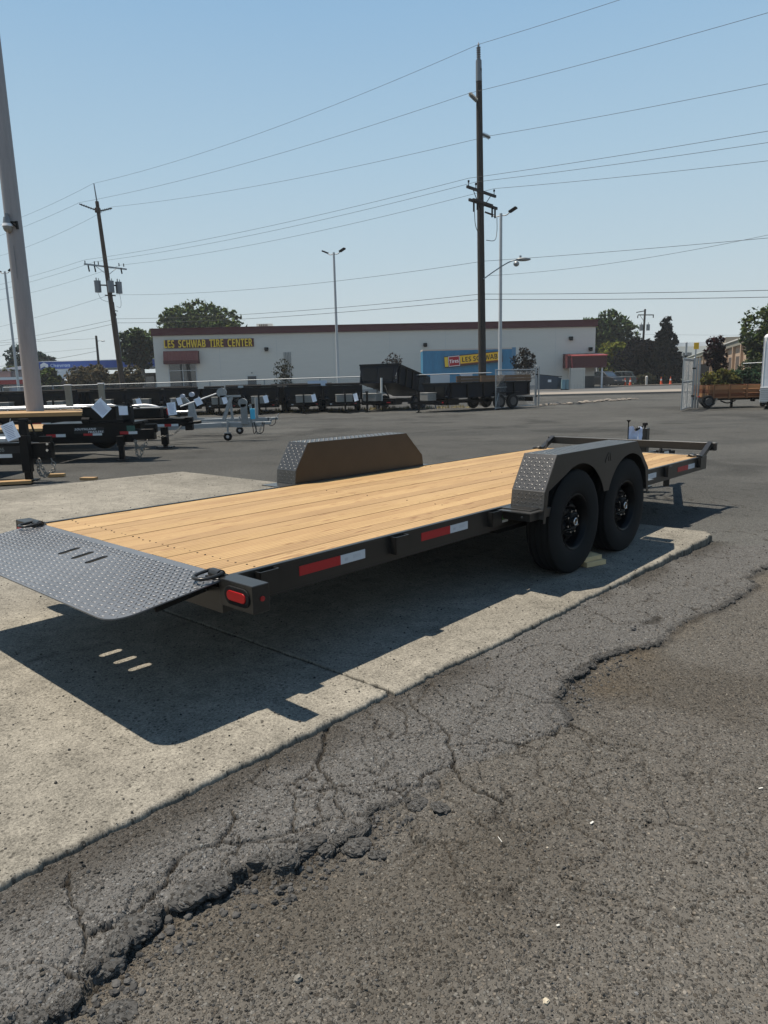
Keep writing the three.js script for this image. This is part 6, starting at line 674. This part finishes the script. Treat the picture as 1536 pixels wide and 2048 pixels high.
{
  const G = thing('equipment_trailer', 'black equipment trailer with white lettering on its neck and pine deck', 'trailer', [-5.2, -0.06, -14.6], 0);
  part('neck', span(-1.78, 0.05, 0.36, 0.74, -0.1, 0.02, 0.008), M.black, G); part('neck_top', span(-1.75, 0.1, 0.72, 0.77, -0.9, 0.04), M.black, G); part('far_neck', bar([-1.7, 0.58, -1.9], [0.1, 0.6, -0.5], 0.1, 0.3), M.black, G); part('side_beam', span(-7, -1.78, 0.24, 0.6, -0.06, 0.02), M.black, G); for (let k = 0; k < 3; k++) { const g = rbox(5.2, 0.04, 0.19, -4.4, 0.655, -0.1 - k * 0.2, 0.004, 1); part('plank', g, woodMats[k], G); } part('deck', span(-7, -1.78, 0.62, 0.67, -2.1, -0.62), woodMats[3], G); part('deck_edge', span(-7, -1.79, 0.63, 0.685, 0.0, 0.035), woodMats[2], G);
  part('toolbox', rbox(0.68, 0.3, 0.5, -0.6, 0.92, -0.25, 0.02), M.black, G); part('toolbox_lid', rbox(0.72, 0.05, 0.54, -0.6, 1.08, -0.25, 0.02), M.black, G); part('winch', [cylX(0.06, 0.16, -0.86, 0.83, 0.03, 12), span(-0.1, 0.08, 0.77, 1.08, -0.1, 0.06), rod([0.0, 1.08, 0], [0.0, 1.16, 0.0], 0.05), bar([-0.9, 0.8, 0], [0.02, 0.8, 0], 0.12, 0.05), rod([0, 1.12, 0], [0.28, 1.06, 0.1], 0.014)], M.blackMatte, G); part('document_holder', span(-0.16, 0.02, 0.92, 1.1, 0.06, 0.075), M.paper, G);
  part('jack', [span(-0.24, -0.1, 0.3, 0.5, 0.03, 0.15, 0.006), span(-0.22, -0.12, 0.02, 0.35, 0.05, 0.13, 0.004), span(-0.27, -0.07, 0.0, 0.02, 0.0, 0.18)], M.black, G); part('coupler', [span(0.05, 0.5, 0.4, 0.62, -0.15, 0.02, 0.01), span(0.3, 0.55, 0.55, 0.72, -0.1, -0.02)], M.black, G); const t = letter('SOUTHLAND|TRAILERS', '#c9ccd0', 512, 128, 'bold italic 62px sans-serif'); part('lettering', new THREE.BoxGeometry(0.62, 0.12, 0.004).translate(-0.83, 0.62, 0.023), t, G); part('green_decal', span(-0.05, 0.12, 0.58, 0.7, 0.02, 0.024), std(0.02, 0.08, 0.06, 0.6), G);
  rwTape(G, -1.72, 0.53, 0.021, 1, 0.2); rwTape(G, -0.95, 0.545, 0.021, 1, 0.19); rwTape(G, -0.2, 0.555, 0.021, 1, 0.18); rwTape(G, -3.0, 0.545, 0.021, 1, 0.2); chain(G, [[0.1, 0.4, 0.05], [0.18, 0.25, 0.1], [0.28, 0.22, 0.12], [0.36, 0.4, 0.04]], 0.018); chain(G, [[0.1, 0.4, 0.0], [0.14, 0.1, 0.08], [0.22, 0.06, 0.14], [0.28, 0.3, 0.1]], 0.018); part('spare_tyre', [new THREE.TorusGeometry(0.26, 0.1, 10, 28).translate(-0.9, 0.52, -0.9)], M.rubber, G); for (const x of [-5.4, -4.5]) smallWheel(G, x, 0.38, 0.12, 0.38);
}
paperTag('sales_tag', 'white printed paper tag hung diagonally on the lettered trailer toolbox', [-5.62, 1.02, -14.3], 0.27, 0.3, 0.1, 0.75, true);
{
  const G = thing('equipment_trailer', 'farthest of the black equipment trailers, with high pine deck and striped tape', 'trailer', [-5.3, -0.08, -17.3], 0);
  part('tongue_beam', [span(-1.3, 0.6, 0.52, 0.72, -0.1, 0.02, 0.008), bar([-1.8, 0.62, -1.5], [0.5, 0.62, -0.2], 0.1, 0.2)], M.black, G); for (let k = 0; k < 3; k++) part('plank', rbox(6, 0.05, 0.19, -5.0, 0.91, -0.08 - k * 0.2, 0.004, 1), woodMats[(k + 2) % 5], G); part('deck', span(-8, -2.0, 0.885, 0.925, -2.2, -0.6), woodMats[1], G); part('deck_edge', span(-8, -1.98, 0.84, 0.932, 0.02, 0.05), woodMats[4], G); part('side_beam', span(-8, -1.7, 0.46, 0.84, -0.06, 0.02), M.black, G); part('headboard', bar([-2.0, 0.86, -0.5], [-1.2, 0.66, -0.3], 0.9, 0.1), M.black, G);
  part('toolbox', rbox(0.7, 0.24, 0.5, -0.45, 0.85, -0.3, 0.02), M.black, G); part('toolbox_lid', rbox(0.74, 0.04, 0.54, -0.45, 0.98, -0.3, 0.015), M.grey, G); part('fuel_can', [rbox(0.12, 0.24, 0.14, 0.05, 0.86, -0.05, 0.02)], M.black, G); part('red_cap', rbox(0.06, 0.15, 0.1, 0.12, 0.88, -0.0, 0.02), M.red, G); rwTape(G, -0.68, 0.555, 0.021, 3, 0.17); rwTape(G, -3.2, 0.66, 0.021, 1, 0.22);
  part('jack', [span(-0.07, 0.09, 0.1, 0.52, 0.02, 0.14, 0.006), span(-0.18, 0.2, 0.02, 0.045, -0.06, 0.22), span(-0.04, 0.06, 0.03, 0.2, 0.04, 0.12)], M.black, G); part('coupler', [span(0.5, 0.68, 0.42, 0.74, -0.14, 0.02, 0.01), rod([0.6, 0.6, 0], [0.9, 0.62, 0], 0.04)], M.black, G); chain(G, [[-0.45, 0.52, 0.05], [-0.25, 0.34, 0.08], [0.0, 0.3, 0.16], [0.25, 0.36, 0.08], [0.42, 0.52, 0.04]], 0.015); for (const x of [-5.0, -4.1]) smallWheel(G, x, 0.38, 0.12, 0.38);
}
paperTag('sales_tag', 'small white paper tag on the toolbox of the striped trailer', [-5.02, 0.88, -17.05], 0.2, 0.3, 0.3, 0.1, true);
{ // aluminium utility trailers behind them
  const G = thing('utility_trailer', 'bright aluminium rail trailer behind the black equipment trailers', 'trailer', [-9.1, -0.1, -20.2], 0); part('top_rail', [tube([[-4, 0.98, 0], [0.6, 0.98, 0], [0.95, 0.96, 0], [1.2, 0.82, 0], [1.3, 0.72, 0]], 0.03, 40, 8), tube([[-4, 0.98, -1.6], [0.6, 0.98, -1.6], [0.95, 0.96, -1.6], [1.3, 0.72, -1.6]], 0.03, 40, 8)], M.alu, G); part('lower_rail', [rod([-4, 0.72, 0], [3.2, 0.72, 0], 0.035), rod([-4, 0.72, -1.6], [3.2, 0.72, -1.6], 0.035)], M.alu, G); part('deck', span(-4, 1.3, 0.6, 0.66, -1.6, 0), M.alu, G); part('fender', [tube([[1.7, 0.72, 0.05], [1.85, 0.9, 0.05], [2.1, 0.97, 0.05], [2.6, 0.97, 0.05], [2.85, 0.88, 0.05], [3.0, 0.72, 0.05]], 0.045, 30, 8)], M.alu, G); part('fender_skin', extrude([[1.7, 0.6], [1.85, 0.86], [2.1, 0.94], [2.6, 0.94], [2.85, 0.85], [3.0, 0.6]], 0.03), M.alu, G); smallWheel(G, 2.35, 0.32, -0.05, 0.32); smallWheel(G, -0.6, 0.32, -0.05, 0.32); for (const x of [-3, -1.5, 0]) part('upright', rod([x, 0.7, 0], [x, 0.98, 0], 0.02), M.alu, G);
  const p = (label, x, z, y1, w) => { const P = thing('loading_ramp', label, 'ramp', [x, -0.1, z], 0, 'upright folded loading ramps'); part('ramp_plate', rbox(w, y1 - 0.7, 0.09, 0, (y1 + 0.7) / 2, 0, 0.01), std(0.23, 0.22, 0.18, 0.6, 0.1, { map: wearB }), P); part('ramp_cap', rbox(w + 0.02, 0.03, 0.11, 0, y1 + 0.012, 0, 0.008), M.white, P); part('hinge', span(-w * 0.45, w * 0.45, 0.5, 0.72, -0.05, 0.05), M.black, P); };
  p('upright folded loading ramp right beside the thick grey pole', -9.0, -20.6, 1.6, 0.17); p('upright folded loading ramp above the diagonal paper tag', -8.2, -21.0, 1.62, 0.16);
}
// ---------- galvanized boat trailers ----------
{
  const boat = (name, label, pos, sc) => { const G = thing(name, label, 'boat trailer', pos, 0); part('main_beam', [span(-2.0, 0.55, 0.37, 0.5, -0.05, 0.03, 0.006), bar([-2.4, 0.43, -1.3], [0.2, 0.44, -0.05], 0.07, 0.12), bar([-2.4, 0.43, 0.9], [-0.6, 0.44, 0.0], 0.07, 0.12)], M.galv, G); part('coupler', [span(0.5, 0.75, 0.42, 0.5, -0.04, 0.03, 0.01), rod([0.7, 0.5, 0], [0.78, 0.6, 0], 0.015)], M.galv, G); const w = new THREE.Group(); w.name = 'wheel'; w.position.set(-0.42, 0.13, 0.1); G.add(w); part('tyre', new THREE.TorusGeometry(0.075, 0.042, 8, 20), M.rubber, w); part('rim', cylZ(0.05, 0.05, 0, 0, 0, 12), M.alu, w); part('jack_leg', [rod([-0.42, 0.2, 0.1], [-0.4, 0.55, 0.1], 0.03), bar([-0.5, 0.23, 0.1], [-0.34, 0.23, 0.1], 0.1, 0.03)], M.galv, G); return G; };
  const a = boat('boat_trailer', 'nearer galvanized boat trailer with grey winch post and wheel jack', [-3.75, -0.1, -19.2]);
  part('winch_post', [rbox(0.17, 0.56, 0.12, 0.05, 0.72, 0.05, 0.012), cylZ(0.12, 0.12, 0.03, 1.02, 0.05, 20), span(0.2, 0.25, 0.5, 0.98, 0, 0.06)], M.grey, a); part('stand', [bar([-0.55, 0.55, -0.1], [-0.3, 1.18, -0.1], 0.1, 0.09), bar([-0.3, 0.56, -0.1], [-0.34, 1.18, -0.1], 0.06, 0.06)], M.galv, a); part('winch_drum', [cylZ(0.13, 0.1, -0.55, 1.3, -0.1, 18), bar([-0.6, 1.2, -0.1], [-0.05, 1.2, -0.1], 0.1, 0.05), rod([-0.45, 1.3, 0.0], [-0.43, 1.48, 0.0], 0.018)], M.galv, a); part('winch_strap', rod([-1.75, 0.95, -0.3], [-0.7, 1.28, -0.1], 0.018), M.white, a); chain(a, [[0.35, 0.42, 0.05], [0.37, 0.22, 0.1], [0.42, 0.2, 0.1], [0.5, 0.42, 0.05]], 0.014); part('wiring', [tube([[0.3, 0.5, 0.05], [0.4, 0.2, 0.1], [0.52, 0.22, 0.08], [0.58, 0.48, 0.05]], 0.012, 14, 5), tube([[0.25, 0.48, 0.05], [0.3, 0.18, 0.1], [0.36, 0.3, 0.08]], 0.01, 14, 5)], M.blackMatte, a);
  const b = boat('boat_trailer', 'farther galvanized boat trailer with tapered bow stand', [-3.9, -0.1, -21.6]); part('bow_stand', extrude([[-0.14, 0], [0.14, 0], [0.06, 0.5], [-0.08, 0.5]], 0.1).translate(-1.85, 0.5, -0.05), M.galv, b); part('bow_arm', [bar([-1.87, 0.95, 0], [-2.1, 1.2, 0], 0.08, 0.06), bar([-1.85, 0.95, 0], [-1.85, 1.25, 0], 0.08, 0.06)], M.galv, b); part('bow_roller', [cylZ(0.07, 0.16, -1.82, 1.24, 0, 14), cylZ(0.06, 0.14, -2.1, 1.2, 0, 14)], std(0.42, 0.44, 0.5, 0.6), b); part('jack_tube', rod([0.1, 0.5, 0], [0.12, 1.1, 0], 0.05), M.galv, b); part('wiring', tube([[0.45, 0.5, 0.05], [0.5, 0.25, 0.1], [0.65, 0.3, 0.08], [0.7, 0.5, 0.05]], 0.012, 14, 5), M.blackMatte, b);
  { const G = thing('blue_tag', 'bright blue card tied to the grey winch post', 'tag', [-3.46, 0.62, -19.08], 0); part('card', rbox(0.13, 0.28, 0.02, 0, 0, 0, 0.02), M.skyBlue, G); part('tie', rod([0, 0.12, 0], [-0.02, 0.2, 0], 0.004), M.white, G); }
  paperTag('sales_tag', 'crumpled white tag hanging from the boat winch strap', [-4.95, 0.98, -19.3], 0.18, 0.2, 0.2, 0.4, false); 
}
// offcuts of lumber on the yard
{ const blk = (label, pos, w, d, ry, m, h = 0.04) => solo('wood_block', label, 'wood block', rbox(w, h, d, 0, h / 2, 0, 0.003, 1), woodMats[m], null, pos, ry);
  blk('pale lumber offcut left of the corner of the slab, nearer the trailers', [-5.683, -0.075, -12.177], 0.29, 0.1, 0.05, 2, 0.05); blk('greenish lumber offcut at the edge of the slab', [-4.834, -0.06, -11.486], 0.26, 0.12, -0.2, 1, 0.045); blk('plank under the jack of the nearest black trailer', [-5.95, -0.06, -11.25], 0.55, 0.2, 0.25, 3, 0.05); }
// ---------- at the right-hand gate ----------
{
  const G = thing('utility_trailer', 'small utility trailer with red-brown wooden sides at the right', 'trailer', [14.9, GY, -30.2], 0.06); const wm = [std(0.26, 0.115, 0.045, 0.8, 0, { map: woodTex }), std(0.2, 0.09, 0.036, 0.8, 0, { map: wearB }), std(0.32, 0.16, 0.065, 0.8, 0, { map: wearB })];
  for (let k = 0; k < 3; k++) { part('side_board', span(-1.05, 1.25, 0.46 + k * 0.17, 0.6 + k * 0.17, 0, 0.05), wm[k], G); part('side_board', span(-1.05, 1.25, 0.46 + k * 0.17, 0.615 + k * 0.17, -1.4, -1.35), wm[(k + 1) % 3], G); part('end_board', span(-1.08, -1.03, 0.46 + k * 0.17, 0.615 + k * 0.17, -1.35, 0), wm[(k + 2) % 3], G); part('front_board', bar([1.25, 0.54 + k * 0.17, 0.02], [1.25, 0.54 + k * 0.17, -1.35], 0.05, 0.155), wm[(k + 1) % 3], G); }
  for (const x of [-0.9, -0.2, 0.55, 1.18]) part('side_post', span(x, x + 0.08, 0.38, 0.98, 0.05, 0.09), wm[1], G); part('bed', span(-1.05, 1.25, 0.4, 0.455, -1.4, 0.04), wm[1], G); part('frame', [span(-1.1, 1.3, 0.32, 0.4, -0.2, -0.1), span(-1.1, 1.3, 0.32, 0.4, -1.3, -1.2), bar([1.2, 0.36, -0.7], [2.4, 0.36, -0.7], 0.1, 0.1)], M.black, G); smallWheel(G, -1.14, 0.28, 0.14, 0.28, 0.2); part('fender', [new THREE.CylinderGeometry(0.34, 0.34, 0.3, 20, 1, true, -Math.PI / 2, Math.PI).rotateX(Math.PI / 2).rotateZ(0).translate(-1.12, 0.42, 0.12)], std(0.1, 0.11, 0.12, 0.4, 0.4, { side: THREE.DoubleSide }), G); part('tail_lamp', rbox(0.03, 0.06, 0.12, -1.54, 0.5, 0.14, 0.01), M.red, G); part('stand', span(-0.02, 0.06, 0, 0.4, -0.1, -0.02), M.black, G); part('spring', tube([[-0.5, 0.3, 0], [-0.2, 0.2, 0], [0.15, 0.3, 0]], 0.03, 10, 6), M.black, G); part('axle_end', cylZ(0.06, 0.2, 0.9, 0.3, 0.02, 10), M.black, G);
}
{
  const G = thing('cargo_trailer', 'white enclosed cargo trailer with checkered stone guard at the right edge', 'trailer', [15.22, GY, -28.6], -0.52); const w = 2.2;
  part('body', rbox(w, 2.45, 4.6, w / 2, 1.72, -2.3, 0.16, 5), M.white, G); part('stone_guard', rbox(w + 0.01, 0.62, 0.05, w / 2, 0.56, 0.0, 0.02), M.alu, G); part('guard_ribs', [0, 1, 2, 3, 4, 5, 6, 7].map((k) => span(0.02, w - 0.02, 0.28 + k * 0.075, 0.3 + k * 0.075, 0.026, 0.032)), M.grey, G); part('corner_trim', [rod([0.02, 0.3, 0], [0.02, 2.8, 0], 0.02), rod([w - 0.02, 0.3, 0], [w - 0.02, 2.8, 0], 0.02)], M.alu, G); part('roof_trim', rbox(w - 0.2, 0.03, 0.05, w / 2, 2.78, 0.02, 0.01), M.alu, G); part('roof_vent', new THREE.SphereGeometry(0.3, 18, 8, 0, 6.2832, 0, Math.PI / 2).scale(1, 0.6, 1).translate(0.65, 2.94, -1.2), M.white, G); part('frame', [span(0.1, w - 0.1, 0.16, 0.28, -4.4, 0)], M.black, G); part('tongue', [bar([0.3, 0.24, 0], [w / 2, 0.26, 1.3], 0.08, 0.1), bar([w - 0.3, 0.24, 0], [w / 2, 0.26, 1.3], 0.08, 0.1), rod([w / 2, 0.0, 1.1], [w / 2, 0.7, 1.1], 0.04)], M.black, G); for (const z of [-2, -2.9]) { const q = smallWheel(G, 0.06, 0.33, z, 0.33); q.rotation.y = Math.PI / 2; const r = smallWheel(G, w - 0.06, 0.33, z, 0.33); r.rotation.y = Math.PI / 2; } part('fender', span(-0.08, 0.05, 0.68, 0.72, -3.4, -1.5), M.alu, G); part('side_rod', rod([-0.7, 1.82, -0.3], [0.02, 1.84, -0.3], 0.014), M.white, G);
}
renderer.render(scene, camera);
